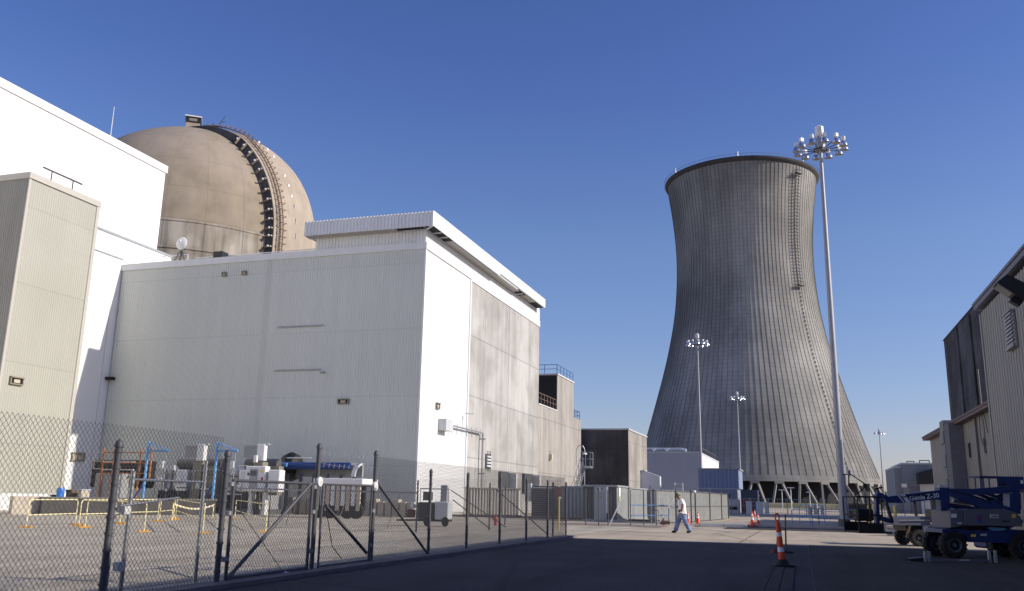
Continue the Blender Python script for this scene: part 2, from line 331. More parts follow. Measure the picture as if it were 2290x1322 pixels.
for i in range(NH+1):
    a = R(-75+150*i/NH); d = 1500; x, y = math.sin(a)*d, math.cos(a)*d
    h = 6+5*math.sin(i*.37)+3*math.sin(i*1.3)
    vs += [(x, y, -2), (x, y, h), (x*1.12, y*1.12, h+6), (x*1.2, y*1.2, -2)]
for i in range(NH):
    for j in range(3): fs.append((i*4+j, i*4+4+j, i*4+5+j, i*4+1+j))
g.add(vs, fs); struct('wooded_hills', g, LEAF)

# ------------------------------------------------------------ small shared builders
def vent_box(T, p, axis, w_, h_, mframe=OLIVE, mback=BLACK, name='wall_vent', tilt=True):
    """small hooded louvre on a wall; p = centre on the wall, axis = outward normal"""
    p = Vector(p); n = Vector(axis); u = Vector((0,0,1)).cross(n)
    m = MB(); t = .09
    def rect(a0, a1, z0, z1, d0, d1, mm=0):
        q = [p+u*a+Vector((0,0,z))+n*d for d in (d0, d1) for a, z in ((a0,z0),(a1,z0),(a1,z1),(a0,z1))]
        m.add(q, [(3,2,1,0),(4,5,6,7),(0,1,5,4),(1,2,6,5),(2,3,7,6),(3,0,4,7)], mm)
    rect(-w_/2, w_/2, -h_/2, -h_/2+t, 0, .12); rect(-w_/2, w_/2, h_/2-t, h_/2, 0, .16)
    rect(-w_/2, -w_/2+t, -h_/2+t, h_/2-t, 0, .12); rect(w_/2-t, w_/2, -h_/2+t, h_/2-t, 0, .12)
    o = m.build(name, mframe, T)
    m = MB(); rect(-w_/2+t, w_/2-t, -h_/2+t, h_/2-t, .01, .04); m.build('vent_back', mback, o)
    m = MB(); rect(-w_/2*.45, w_/2*.45, -h_/2*.5, h_/2*.35, .04, .10); m.build('vent_plate', BEIGE, o)
    return o
for_ = None

def railing(T, pts, h=1.05, r=.03, m=GALV, name='railing', step=1.8, mid=True):
    b = MB()
    for a, c in zip(pts[:-1], pts[1:]):
        a, c = Vector(a), Vector(c); L = (c-a).length; n = max(1, round(L/step))
        for i in range(n+1):
            q = a.lerp(c, i/n); b.tube(q, q+Vector((0,0,h)), r, n=5)
        b.tube(a+Vector((0,0,h)), c+Vector((0,0,h)), r, n=5)
        if mid: b.tube(a+Vector((0,0,h*.52)), c+Vector((0,0,h*.52)), r*.8, n=5)
    return b.build(name, m, T)

# ------------------------------------------------------------ tall white turbine building (far left)
T = thing('turbine_building', 'tall plain white flat-roofed building at the left edge, beside the concrete dome', 'building', (-66, 50, 0))
XW = -56.1
m = MB(); m.box((-95, -20, 23.4), (XW, 64.9, 31.0)); m.box((-95, -20, 0), (XW, 56.0, 23.2)); m.build('wall', WHITE, T)
m = MB(); m.box((-95.15, -20.2, 31.0), (XW+.12, 65.05, 31.7)); m.build('roof_edge', STEELW, T)
m = MB(); m.box((-95, -20.1, 23.2), (XW+.08, 67.1, 23.4)); m.build('roof_edge', GREYP, T)
m = MB(); m.box((-90, 56.0, 21.35), (XW, 67.0, 23.2)); m.box((-90, 56, 0), (XW, 67, 21.3)); m.build('wall', WHITE, T)
m = MB(); m.box((-90, 56.1, 21.3), (XW+.06, 60.85, 21.42)); m.build('flashing', GREYP, T)
m = MB()
for i in range(14): m.box((XW+.0, -18+i*6.0, 0.4), (XW+.012, -17.97+i*6.0, 23.1)); m.box((XW, -18+i*6.0, 23.5), (XW+.012, -17.97+i*6.0, 30.9))
m.build('panel_seam', GREYP, T)
c = at(173, 1022, X=XW); vent_box(T, c+Vector((.02,0,0)), (1,0,0), 1.4, .7, mback=BEIGE)
c = at(240, 847, X=XW); m = MB(); m.box((c.x, c.y-.3, c.z-.12), (c.x+.7, c.y+.3, c.z+.12)); m.build('wall_box', BLACKP, T)

# lattice antenna on its roof
c = at(247, 305, X=-75); T2 = thing('roof_antenna', 'slim lattice radio mast with white whip standing on the white roof', 'antenna', (c.x, c.y, 31.6))
zt = at(254, 239, Y=c.y).z; m = MB(); L = zt-31.6
for k in range(3):
    a = k*2.094; m.tube((c.x+.3*math.cos(a), c.y+.3*math.sin(a), 31.6), (c.x+.16*math.cos(a), c.y+.16*math.sin(a), 31.6+L*.6), .05, n=5)
for i in range(12):
    z = 31.8+i*L*.05
    for k in range(3):
        a, b_ = k*2.094, (k+1)*2.094; m.tube((c.x+.27*math.cos(a), c.y+.27*math.sin(a), z), (c.x+.27*math.cos(b_), c.y+.27*math.sin(b_), z+L*.05), .025, n=4)
m.build('lattice', GALV, T2)
m = MB(); m.tube((c.x, c.y, 31.6+L*.58), (c.x, c.y, zt), .07, .03, n=6); m.build('whip', STEELW, T2)
m = MB(); m.bar((c.x-.6, c.y, 31.6+L*.6), (c.x+.6, c.y, 31.6+L*.6), .06, .06); m.tube((c.x-.6, c.y, 31.6+L*.45), (c.x-.6, c.y, 31.6+L*.63), .03, n=5); m.build('cross_arm', DGREY, T2)

# ------------------------------------------------------------ cream ribbed tower in front of it
XT = -51.0
c0 = at(69, 386, X=XT); c1 = at(223, 451, X=XT); YT0, YT1 = c0.y, c1.y; ZT = (c0.z+c1.z)/2
T = thing('cream_block', 'cream ribbed-metal block at the left edge, in front of the tall white building', 'building', (-60, YT0, 0))
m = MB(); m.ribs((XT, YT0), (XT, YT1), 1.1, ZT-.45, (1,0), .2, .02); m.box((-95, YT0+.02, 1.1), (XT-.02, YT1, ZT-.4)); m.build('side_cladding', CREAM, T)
m = MB(); m.ribs((-80, YT0), (XT, YT0), 1.1, ZT-.45, (0,-1), .2, .02); m.build('front_cladding', mat('shade_cream_cladding', (.27,.265,.235), .6, var=.06, scale=.3, streak=.12), T)  # darker copy of the cream, shade of this face painted in
m = MB(); m.box((-95, YT0-.12, ZT-.45), (XT+.12, YT1+.1, ZT)); m.build('roof_trim', CREAMTRIM, T)
m = MB(); m.box((XT-.3, YT1-.25, 1.1), (XT+.08, YT1+.06, ZT-.46)); m.box((XT-.03, YT0-.05, 1.1), (XT+.05, YT0+.12, ZT-.46)); m.build('corner_trim', CREAMTRIM, T)
m = MB(); m.box((-95, YT0-.05, 0), (XT+.1, YT1+.05, 1.1)); m.build('plinth', STEELW, T)
for px_, py_ in ((36, 852),):
    c = at(px_, py_, X=XT+.05); vent_box(T, c, (1,0,0), 1.1, .55)
m = MB(); a = at(97, 374, X=XT); b_ = at(184, 409, X=XT); zr = a.z
m.tube((XT, a.y, zr), (XT, b_.y, zr), .07, n=5)
for px_ in (115, 165):
    q = at(px_, 395, X=XT); m.tube((XT, q.y, ZT-.05), (XT, q.y, zr), .05, n=5)
m.build('roof_rail', DGREY, T)

# ------------------------------------------------------------ containment dome
DC = Vector((-98, 120.4, 40.3)); DR = 22.1
T = thing('containment_dome', 'huge tan concrete reactor dome with dark ribbed buttress down its right side', 'building', (DC.x, DC.y, 0))
prof = [(DR*math.cos(R(a)), DR*math.sin(R(a))) for a in range(6, 91, 3)]; prof[-1] = (.02, DR)
m = MB(); m.lathe([(DR, .06*0+DR*math.sin(R(0)))]+prof, DC, 120); m.build('dome_shell', DOME, T, smooth=True)
m = MB(); m.lathe([(DR+.06, -DC.z), (DR+.06, -.02), (DR, .0)], DC, 120)
m.build('cylinder_wall', DOMEB, T, smooth=True)
m = MB()
for z in (-.1, -4.3, -8.6):
    m.lathe([(DR+.06, z), (DR+.16, z+.08), (DR+.16, z+.28), (DR+.06, z+.36)], DC, 120)
m.build('ring_joint', DOMEB, T, smooth=True)
PH = R(-6); er = Vector((math.cos(PH), math.sin(PH), 0)); et = Vector((-math.sin(PH), math.cos(PH), 0)); WB = 5.35
def bpt(th, t, dr):
    dr = dr*max(.12, min(1, (math.pi/2*.95-th)/.62)) if dr > 0 else dr
    rr = math.sqrt((DR+dr)**2-t*t); return DC + er*(rr*math.cos(th)) + Vector((0,0,1))*(rr*math.sin(th)) + et*t
def bstrip(t0, t1, d0, d1, nt_=1, th0=0, th1=90, down=True):
    b = MB(); ths = [R(th0+(th1-th0)*i/48) for i in range(49)]; rows = []
    if down: rows.append([p-Vector((0,0,22)) for p in [bpt(0, t0, d0)]+[bpt(0, t0+(t1-t0)*k/nt_, d1) for k in range(nt_+1)]+[bpt(0, t1, d0)]])
    for th in ths: rows.append([bpt(th, t0, d0)]+[bpt(th, t0+(t1-t0)*k/nt_, d1) for k in range(nt_+1)]+[bpt(th, t1, d0)])
    n = len(rows[0])
    for r_ in rows: b.v += [tuple(p) for p in r_]
    for i in range(len(rows)-1):
        for j in range(n-1): b.f.append((i*n+j, i*n+j+1, (i+1)*n+j+1, (i+1)*n+j)); b.m.append(0)
    return b
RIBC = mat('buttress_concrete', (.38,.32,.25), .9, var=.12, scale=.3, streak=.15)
bstrip(-WB, WB, -.6, 1.5, 8, th1=84).build('buttress', RIBC, T, smooth=True)
bstrip(-WB-.06, -WB+.0, -.4, 1.42, 1, th1=80).build('buttress_side', DARKC, T, smooth=True)  # dark strip paints shade onto the buttress flank
for i in range(14):                          # tendon-end brackets on the dark side of the buttress
    th = R([50,45,40,35,30,25,20,15.5,11,7,3.2,0,0,0][i]); dz = (0, 0, 0)[0] if i < 11 else (-(i-10)*1.7+1.7)
    p = bpt(th, -WB-.25, .75)+Vector((0,0,dz)); rad = (p-DC-et*(p-DC).dot(et)).normalized() if i < 11 else er
    b = MB(); q = p-et*.1; b.bar(q+rad*.75, q-rad*.5, .35, .22); br = b.build('bracket', RIBC, T)
    b = MB(); b.lathe([(0,-.2),(.14,-.13),(.19,0),(.14,.13),(0,.2)], tuple(q-et*.25+rad*.35), 8); b.build('lamp_cap', STEELW, br, smooth=True)
b = MB()                                       # caged ladder along the buttress edge
for s_ in (-1, 1):
    pp = [bpt(0, -WB+1.0+s_*.35, 1.9)-Vector((0,0,14))]+[bpt(R(a), -WB+1.0+s_*.35, 1.9) for a in range(0, 76, 3)]
    b.path(pp, .09, 5)
for a in [x*.9 for x in range(-17, 84)]:
    base = (lambda s_, d_: bpt(R(a), -WB+1+s_, 1.9+d_)) if a >= 0 else (lambda s_, d_: bpt(0, -WB+1+s_, 1.9+d_)+Vector((0,0,a*.4)))
    b.tube(base(-.35,0), base(.35,0), .05, n=4)
    if int(a/.9) % 3 == 0: b.path([base(-.4,0), base(-.45,.6), base(.45,.6), base(.4,0)], .05, 4)
b.build('caged_ladder', RUSTD, T)
for a in (52, 46, 41, 30, 25, 20, 15, 9, 3):
    p = bpt(R(a), -WB+4.6, 1.5); rad = (p-DC).normalized(); b = MB(); b.bar(p-rad*.05-Vector((0,0,.5)), p-rad*.05+Vector((0,0,.5)), .4, .06) if a < 20 else b.bar(p-et*.2, p+et*.2, .07, .6)
    b.build('marker_plate', STEELW, T)
ap = at(431, 275, Y=DC.y-1)                     # hut on the crown
zt = DC.z+DR+2.0; ha = R(36); hc = (ap.x, DC.y-.8)
b = MB(); b.cbox((*hc, DC.z+DR+.7), (2.3, 2.6, 2.6), 0, ha); b.build('crown_hut', RIBC, T)
b = MB(); b.cbox((*hc, zt+1.1), (2.8, 3.1, .2), 0, ha); b.build('hut_roof', STEELW, T)
b = MB(); b.cbox((*hc, zt+.5), (2.5, 2.8, 1.0), 0, ha); lo = b.build('hut_louvre', BLACKP, T)
b = MB(); b.cbox((hc[0]+1.42*math.sin(ha), hc[1]-1.42*math.cos(ha), zt+.45), (1.3, .05, .5), 0, ha); b.build('hut_window', OLIVE, lo)
b = MB(); b.prism([(ap.x+1.0, DC.y-1.6, DC.z+DR-1.0), (ap.x+8.5, DC.y-1.6, DC.z+DR-1.2), (ap.x+6.5, DC.y-1.6, DC.z+DR+.1), (ap.x+3.5, DC.y-1.6, DC.z+DR+.7), (ap.x+1.0, DC.y-1.6, DC.z+DR+.95)], (0, 3, 0)); b.build('crown_ridge', RIBC, T)
b = MB(); p = bpt(R(68), -WB+1, 1.5); b.tube(p, p+Vector((1.4,0,1.8)), .06, n=4); b.tube(p, p+Vector((-.9,0,.9)), .05, n=4); b.tube(p+Vector((.7,0,.9)), p+Vector((1.6,0,.8)), .05, n=4); b.build('davit', DGREY, T)

# ------------------------------------------------------------ auxiliary building: ribbed front greyed for shade, white and concrete side, overhanging screen
XA, YA = -27.0, 60.9
YA1 = at(1044, 900, X=XA).y; YA2 = at(1205.5, 760, X=XA).y
ZC = at(953, 541.6, X=XA).z
T = thing('auxiliary_building', 'large white ribbed-metal building with concrete side panels and overhanging roof screen', 'building', (-41, YA, 0))
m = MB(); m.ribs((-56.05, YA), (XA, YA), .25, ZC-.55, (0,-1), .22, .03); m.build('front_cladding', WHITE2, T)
m = MB(); m.ribs((XA, YA), (XA, YA1), .25, ZC-.55, (1,0), .22, .03); m.build('side_cladding', WHITE, T)
m = MB(); m.box((-56, YA+.03, 0), (XA-.03, YA2, ZC-.56)); m.build('wall_core', CONC, T)
m = MB(); m.box((XA-.04, YA1+.15, 0), (XA+.02, YA2, ZC-.7)); m.build('concrete_panel', CONC, T)
m = MB(); m.box((XA-.1, YA1-.1, 0), (XA+.1, YA1+.15, ZC-.58)); m.box((XA-.05, YA-.1, .2), (XA+.08, YA+.05, ZC-.58)); m.build('corner_trim', FASC, T)
m = MB(); m.box((-56.1, YA-.14, ZC-.55), (XA+.12, YA1+.1, ZC)); m.box((XA-.3, YA1+.1, ZC-.68), (XA+.09, YA2+.05, ZC)); m.build('coping', FASC, T)
m = MB(); m.box((-56, YA+.3, ZC-.1), (XA-.3, YA2-.2, ZC-.02)); m.build('roof_deck', GREYP, T)
# penthouse wall and overhanging screen
xb0 = at(708, 540, Y=YA).x
OV = 1.0; fy = YA-OV; fx = XA+OV
ft = at(962.7, 472, Y=fy).z; fb = at(962.7, 505, Y=fy).z; wt = fb+.15
yE = at(1219, 690, X=fx).y
m = MB(); m.ribs((xb0, YA-.02), (XA+.02, YA-.02), ZC, fb+.02, (0,-1), .3, .04); m.ribs((XA+.02, YA-.02), (XA+.02, 76), ZC, fb+.02, (1,0), .3, .04); m.ribs((XA+.02, 76), (XA+.02, YA2), ZC, fb+.22, (1,0), .3, .04)
m.box((xb0, YA, ZC), (XA, YA2, ft-.3)); m.build('penthouse_wall', FASC, T)
m = MB(); m.ribs((xb0-.6, fy), (fx, fy), fb, ft, (0,-1), .3, .05); m.ribs((fx, fy), (fx, 76.0), fb, ft, (1,0), .3, .04); m.ribs((fx, 76.0), (fx, yE), fb+.22, ft, (1,0), .3, .04)
m.box((xb0-.6, fy+.02, fb+.05), (fx-.02, fy+.2, ft-.02)); m.box((fx-.2, fy+.2, fb+.25), (fx-.02, yE, ft-.02)); m.box((xb0-.6, fy+.2, fb+.05), (xb0-.4, YA+8, ft-.02)); m.box((XA-6, yE-.2, fb+.25), (fx-.2, yE, ft-.02)); m.build('roof_screen', FASC, T)
m = MB()
vx = at(880, 515, Y=fy).x
m.box((xb0-.6, fy+.2, fb), (vx, YA+.0, fb+.05))
for y0, y1 in ((64.5, 82.6), (85.2, yE-3.2)): m.box((XA, y0, fb+(.02 if y0 < 70 else .2)), (fx-.2, y1, fb+(.07 if y0 < 70 else .25)))
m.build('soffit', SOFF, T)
for lo, hi in (((vx, fy+.2, fb+.1), (XA-.1, YA-.06, fb+.14)), ((XA+.06, YA-.6, fb+.1), (fx-.2, 64.5, fb+.14)), ((XA+.06, 82.6, fb+.2), (fx-.2, 85.2, fb+.24)), ((XA+.06, yE-3.2, fb+.2), (fx-.2, yE-.2, fb+.24))):
    m = MB(); m.box(lo, hi); m.build('soffit_grille', BLACK, T)
for y in (62, 63.3, 64.5, 83.9):
    m = MB(); m.box((XA+.05, y-.05, fb+.02), (fx-.2, y+.05, fb+.1)); m.build('soffit_bracket', FASC, T)
m = MB(); m.bar((XA+.02, YA-.02, fb+.05), (fx-.1, fy+.1, fb+.05), .12, .1); m.build('soffit_bracket', FASC, T)
for px_, py_ in ((502, 614), (547, 611)): vent_box(T, at(px_, py_, Y=YA-.05), (0,-1,0), .42, .36)
vent_box(T, at(768, 898, Y=YA-.05), (0,-1,0), .95, .42)
vent_box(T, at(978, 908, X=XA+.05), (1,0,0), .7, .5)
m = MB()                                   # outline strips of a blanked opening on the front
a, b_ = at(622, 733, Y=YA), at(724, 731, Y=YA); m.box((a.x, YA-.09, a.z-.05), (b_.x, YA-.04, a.z+.07)); m.build('strip_trim', GREYP, T); m = MB()
c, d = at(614, 830, Y=YA), at(718, 827, Y=YA); m.box((c.x, YA-.09, c.z-.05), (d.x, YA-.04, c.z+.07)); m.build('strip_trim', GREYP, T); m = MB(); m.box((d.x+.1, YA-.4, d.z-.3), (d.x+.4, YA-.04, d.z-.2)); m.build('bracket', GREYP, T)
# conduit box, pipe and louvre on the side wall
p = at(990, 951, X=XA+.1); m = MB(); m.box((XA, p.y-.75, p.z-.45), (XA+.7, p.y+.75, p.z+.45)); m.build('junction_box', LGREY, T)
q = at(1079, 968, X=XA+.3); m = MB(); m.tube((XA+.35, p.y+.75, p.z+.1), (XA+.35, q.y, q.z), .085, n=6); m.tube((XA+.35, q.y, q.z), (XA+.35, q.y, 1.5), .1, n=6)
for k in range(7):
    y = p.y+1.5+k*(q.y-p.y-2)/6; m.tube((XA+.3, y, p.z-.55), (XA+.3, y, p.z+(1.1 if k == 2 else .35)), .025, n=4)
m.tube((XA+.3, p.y+4.4, p.z+1.35), (XA+.9, p.y+4.9, p.z+1.35), .05, n=4)
for z in (3.5, 6.5): m.tube((XA, q.y, z), (XA+.6, q.y, z), .07, n=4)
m.build('conduit_pipe', GREYP, T)
p = at(1091, 1032, X=XA+.05); vb = MB()
for k in range(4): vb.box((XA+.1, p.y-.55, p.z-.5+k*.28), (XA+.2, p.y+.55, p.z-.34+k*.28))
fr = MB(); fr.box((XA+.02, p.y-.7, p.z-.65), (XA+.12, p.y+.7, p.z+.65))
for s_ in (-.4, 0, .4): fr.tube((XA+.15, p.y+s_, p.z-.95), (XA+.15, p.y+s_, p.z+.95), .03, n=4)
fo = fr.build('wall_louvre', DGREY, T); vb.build('louvre_blade', LGREY, fo)
for pxa, pxb, pyt in ((1115, 1133, 1054), (1168, 1187, 1059)):
    a = at(pxa, pyt, X=XA+.05); b_ = at(pxb, pyt, X=XA+.05); m = MB(); m.box((XA+.02, a.y, 2.0), (XA+.3, b_.y, a.z)); fo = m.build('service_door', DGREY, T)
    m = MB(); m.box((XA+.02, b_.y+.1, 2.0), (XA+1.0, b_.y+.5, a.z-.1)); m.build('door_return', STEELW, fo)
# roof rail
railing(T, [(at(440, 570, Y=YA+3).x, YA+3, ZC), (xb0-1, YA+3, ZC)], 1.1, .035, STEELW, step=2.4)
railing(T, [(-55.5, YA+1.5, ZC), (-50.5, YA+1.5, ZC)], 1.0, .035, STEELW, 'railing', step=2.4)

# lower rear part of the same row: concrete wing with louvred plant room
ZL = at(1207, 905, X=XA).z; pc = at(1247, 838, X=XA); pe = at(1283, 858, X=XA); ZP = pc.z; YL = pc.y; YP = pe.y
YEND = at(1299.5, 1000, X=XA).y
T = thing('concrete_wing', 'weathered concrete wing with black louvred rooftop room, behind the big white building', 'building', (-36, YA2+10, 0))
m = MB(); m.box((-50, YA2+.02, 0), (XA-.01, YEND, ZL)); m.build('wall', CONC2, T)
m = MB(); m.box((-46, YL, ZL), (XA-.02, YP, ZP)); m.build('plant_room', CONC2, T)
m = MB(); m.box((XA-9, YL-.08, ZL+.1), (XA-.1, YL-.01, ZP-.1)); lo = m.build('dark_front', BLACKP, T)
m = MB()
for k in range(16): m.box((XA-7.4, YL-.2, ZL+.9+k*.26), (XA-4.2, YL-.09, ZL+.98+k*.26))
m.build('louvre_blade', DGREY, lo)
m = MB(); m.box((-46.2, YL-.1, ZP), (XA+.08, YP+.1, ZP+.15)); m.box((-50, YA2+.1, ZL), (XA+.06, YL, ZL+.12)); m.build('roof_edge', STEELW, T)
railing(T, [(-44, YL+.1, ZP+.15), (XA-.1, YL+.1, ZP+.15), (XA-.1, YP, ZP+.15)], 1.1, .04, RAILBLUE, step=1.6)
railing(T, [(XA-.1, YA2+.2, ZL+.12), (XA-.1, YL-.2, ZL+.12)], 1.2, .05, RUSTD, step=1.3)
railing(T, [(XA-.2, YEND-4, ZL), (XA-.2, YEND, ZL), (XA-3, YEND, ZL)], 1.1, .04, RAILBLUE, step=1.3)
m = MB(); p = at(1229, 1022, X=XA); m.box((XA, p.y-.3, p.z-.3), (XA+.35, p.y+.3, p.z+.3)); m.tube((XA+.1, p.y, p.z), (XA+.1, p.y, p.z+.7), .06, n=5); m.build('wall_lamp', BEIGE, T)

# satellite dish on the auxiliary roof edge
p = at(408, 545, Y=YA+1.2); T = thing('satellite_dish', 'round white satellite dish on a tripod at the roof edge below the dome', 'dish', (p.x, YA+1.2, ZC))
m = MB(); m.lathe([(.02,.0),(.3,.03),(.55,.12),(.58,.16),(.3,.07),(.02,.04)], (0,0,0), 20, axis='y'); o = m.build('reflector', STEELW, T, smooth=True, local=True); o.location = (0, -.25, p.z-ZC)
m = MB(); hz = p.z-ZC
for a in (0, 2.1, 4.2): m.tube((.7*math.cos(a)-.15, .5*math.sin(a), 0), (0, 0, hz*.75), .06, n=5)
m.tube((0,0,hz*.4), (0,0,hz), .08, n=6); m.build('tripod', DGREY, T, local=True)
m = MB(); m.tube((0,-.3,hz), (.35,-.75,hz+.05), .04, n=5); m.cbox((.35,-.78,hz+.05), (.14,.16,.14)); m.build('feed_arm', STEELW, T, local=True)
p = at(505, 556, Y=YA+2); T = thing('roof_hatch', 'small black roof hatch box with white lid below the dome', 'hatch', (p.x, YA+2, ZC))
m = MB(); m.cbox((-.45, 0, .55), (.9, .9, 1.1)); m.build('hatch_body', BLACKP, T, local=True)
m = MB(); m.cbox((.55, 0, .35), (1.5, .9, .4)); m.build('hatch_lid', STEELW, T, local=True)

# ------------------------------------------------------------ cooling tower
TD = 430; TC = Vector((TD*math.sin(R(-2.78)), TD*math.cos(R(-2.78)), 0))
TPROF = [(11.3,55.2),(18,52.6),(25,50.2),(32,48),(40,45.7),(50,42.8),(60,40),(70,37.5),(80,35.4),(90,33.7),(100,32.7),(112,32.1),(125,32.3),(140,33.7),(150,35.1),(156,36.1)]
def trad(z):
    for (z0, r0), (z1, r1) in zip(TPROF[:-1], TPROF[1:]):
        if z0 <= z <= z1: return r0+(r1-r0)*(z-z0)/(z1-z0)
    return TPROF[-1][1]
import bisect
def trs(z, h=5):                                   # smoothed radius
    return (trad(max(11.3, z-h))+2*trad(z)+trad(min(156, z+h)))/4
T = thing('cooling_tower', 'giant grey concrete cooling tower standing on slanted legs, right of centre', 'cooling tower', tuple(TC))
NR = 112; zs = [11.3+i*(156-11.3)/48 for i in range(49)]; b = MB()
for z in zs:
    rr = trs(z)
    for i in range(NR):
        a0 = 2*math.pi*i/NR
        for f_, d_ in ((0,.0),(.0001,.15),(.045,.15),(.0451,.0)):
            a = a0+2*math.pi/NR*f_ - 2*math.pi/NR*.0375; b.v.append((TC.x+(rr+d_)*math.cos(a), TC.y+(rr+d_)*math.sin(a), z))
n = NR*4
for k in range(48):
    for i in range(n): b.f.append((k*n+i, k*n+(i+1) % n, (k+1)*n+(i+1) % n, (k+1)*n+i)); b.m.append(0)
b.build('shell', TOWER, T)
b = MB(); b.lathe([(trs(z)-.5, z) for z in zs], tuple(TC), 96); b.build('inner_shell', TOWIN, T, smooth=True)
b = MB(); b.lathe([(36.0,155.0),(37.0,155.9),(37.2,156.3),(37.2,157.0),(35.4,157.0),(35.4,155.5)], tuple(TC), 128); b.build('rim', TOWERD, T, smooth=True)
b = MB()
for i in range(96):
    a = 2*math.pi*i/96; q = TC+Vector((37.6*math.cos(a), 37.6*math.sin(a), 157)); b.tube(q, q+Vector((0,0,1.1)), .06, n=4)
    a2 = 2*math.pi*(i+1)/96; q2 = TC+Vector((37.6*math.cos(a2), 37.6*math.sin(a2), 157)); b.tube(q+Vector((0,0,1.1)), q2+Vector((0,0,1.1)), .06, n=4)
b.build('rim_railing', RUSTD, T)
b = MB(); b.lathe([(trs(11.3)-1.2, 10.2),(trs(11.3)+.4, 10.2),(trs(13)+.35, 12.6),(trs(13)-.2, 12.7)], tuple(TC), 128); b.build('ring_beam', TOWER, T, smooth=True)
NL = 36; rt = trs(11.3)-.3; rb = 59.5
for i in range(NL):
    a = 2*math.pi*(i+.35)/NL
    if math.sin(a) > .35: continue                # the far side is hidden by the fill inside
    da = 2*math.pi/NL
    b = MB(); c = Vector((math.cos(a), math.sin(a), 0)); t_ = Vector((-math.sin(a), math.cos(a), 0))
    q = TC + c*(rt+.1); b.bar(q-t_*1.9+Vector((0,0,9.9)), q+t_*1.9+Vector((0,0,9.9)), 1.2, 1.2); b.build('pedestal', LEGM, T)
    for s_ in (-1, 1):
        a2 = a+s_*da*.40; c2 = Vector((math.cos(a2), math.sin(a2), 0)); b = MB()
        b.bar(TC+c*rt+t_*s_*1.2+Vector((0,0,9.5)), TC+c2*rb+Vector((0,0,.0)), .78, .78); b.build('leg', LEGM, T)
b = MB(); b.lathe([(50,0),(50,10.9),(2,11)], tuple(TC), 64); b.build('fill_curtain', BLACK, T)
b = MB(); b.lathe([(62.5,0),(62.5,1.6),(61.9,1.6),(61.9,0)], tuple(TC), 96); b.build('basin_wall', LEGM, T)
al = R(-42)
def tw(z, s_, d_):
    rr = trs(z)+.5+d_; c = Vector((math.cos(al), math.sin(al), 0)); t_ = Vector((-math.sin(al), math.cos(al), 0)); return TC + c*rr + t_*s_ + Vector((0,0,z))
b = MB()
for s_ in (-.75, .75): b.path([tw(z, s_, .5) for z in range(98, 156, 4)], .12, 4)
z = 98
while z < 153:
    b.path([tw(z, -.75, .4), tw(z, -.7, 1.6), tw(z, .7, 1.6), tw(z, .75, .4)], .13, 4); b.tube(tw(z+.7, -.75, .4), tw(z+.7, .75, .4), .08, n=4); z += 1.55
b.build('caged_ladder', DGREY, T)
for z in (97.5, 150.5):
    b = MB(); b.prism([tw(z, -1.9, 0), tw(z, 1.9, 0), tw(z, 1.9, 2.2), tw(z, -1.9, 2.2)], (0,0,.25))
    for s_ in (-1.8, 1.8): b.tube(tw(z, s_, 2.1), tw(z, s_, 2.1)+Vector((0,0,1.2)), .07, n=4)
    b.tube(tw(z,-1.8,2.1)+Vector((0,0,1.2)), tw(z,1.8,2.1)+Vector((0,0,1.2)), .07, n=4); b.build('ladder_platform', DGREY, T)
b = MB(); z = 14.0
while z < 97: b.bar(tw(z, 0, .05), tw(z+1.0, 0, .05), .34, .2); z += 1.9
b.build('cable_conduit', DGREY, T)
for px_, py_ in ((1530, 386), (1650, 358), (1779, 362)):   # aviation lights on the rim
    q = at(px_, py_, Y=TC.y-(20 if px_ != 1650 else 36)); b = MB(); an = math.atan2(q.y-TC.y, q.x-TC.x)
    q = TC+Vector((37.2*math.cos(an), 37.2*math.sin(an), 157)); b.tube(q, q+Vector((0,0,1.8)), .35, n=6); b.tube(q+Vector((0,0,1.8)), q+Vector((0,0,2.3)), .5, .2, n=6); b.build('warning_light', STEELW, T)

# ------------------------------------------------------------ high-mast lights
def make_mast(loc, label, H=26.0):
    T = thing('light_mast', label, 'light mast', loc, 0, 'tall lighting masts over the site')
    m = MB(); m.tube((0,0,0), (0,0,H), .26, .11, n=16, cap=False); m.build('pole', MASTM, T, smooth=True, local=True)
    m = MB(); m.lathe([(0.5,0),(.5,.08),(.36,.12),(.36,.5),(.3,.55)], (0,0,0), 16); m.build('base_flange', GALVD, T, smooth=True, local=True)
    m = MB(); m.lathe([(.16,H-1.0),(.30,H-1.0),(.34,H-.7),(.34,H-.1),(.2,H+.0)], (0,0,0), 16); m.build('hub', MASTM, T, smooth=True, local=True)
    m = MB(); m.rbox((.0, 0, H+.42), (.55, .55, .8), .12); m.build('head_cap', STEELW, T, local=True)
    m = MB(); n = 32
    for i in range(n):
        a, c = 2*math.pi*i/n, 2*math.pi*(i+1)/n; m.tube((.42*math.cos(a), .42*math.sin(a), H-.95), (.42*math.cos(c), .42*math.sin(c), H-.95), .05, n=4)
    m.build('ring', GALVD, T, local=True)
    for i in range(12):
        a = 2*math.pi*(i+.3)/12; rr = 1.56; x, y = rr*math.cos(a), rr*math.sin(a)
        m = MB(); m.tube((.35*math.cos(a), .35*math.sin(a), H-.95), (x, y, H-.72), .035, n=5); m.build('arm', GALVD, T, local=True)
        m = MB(); k = .93; m.lathe([(.05,.08),(.12,.06),(.20,-.04),(.26,-.18),(.28,-.30)], (x, y, H-.72), 14); L = m.build('lamp', ALU, T, smooth=True, local=True)
        m = MB(); m.lathe([(.0,-.35),(.17,-.335),(.28,-.30)], (x, y, H-.72), 14); m.build('lens', LENS, L, smooth=True, local=True)
        m = MB(); m.cbox((x, y, H-.47), (.25,.2,.24), 0, a); m.build('ballast_box', STEELW, L, local=True)
    return T
mast = make_mast((2.47, 60.0, 0), 'nearest and tallest-looking grey light mast with ring of twelve shiny lamps')
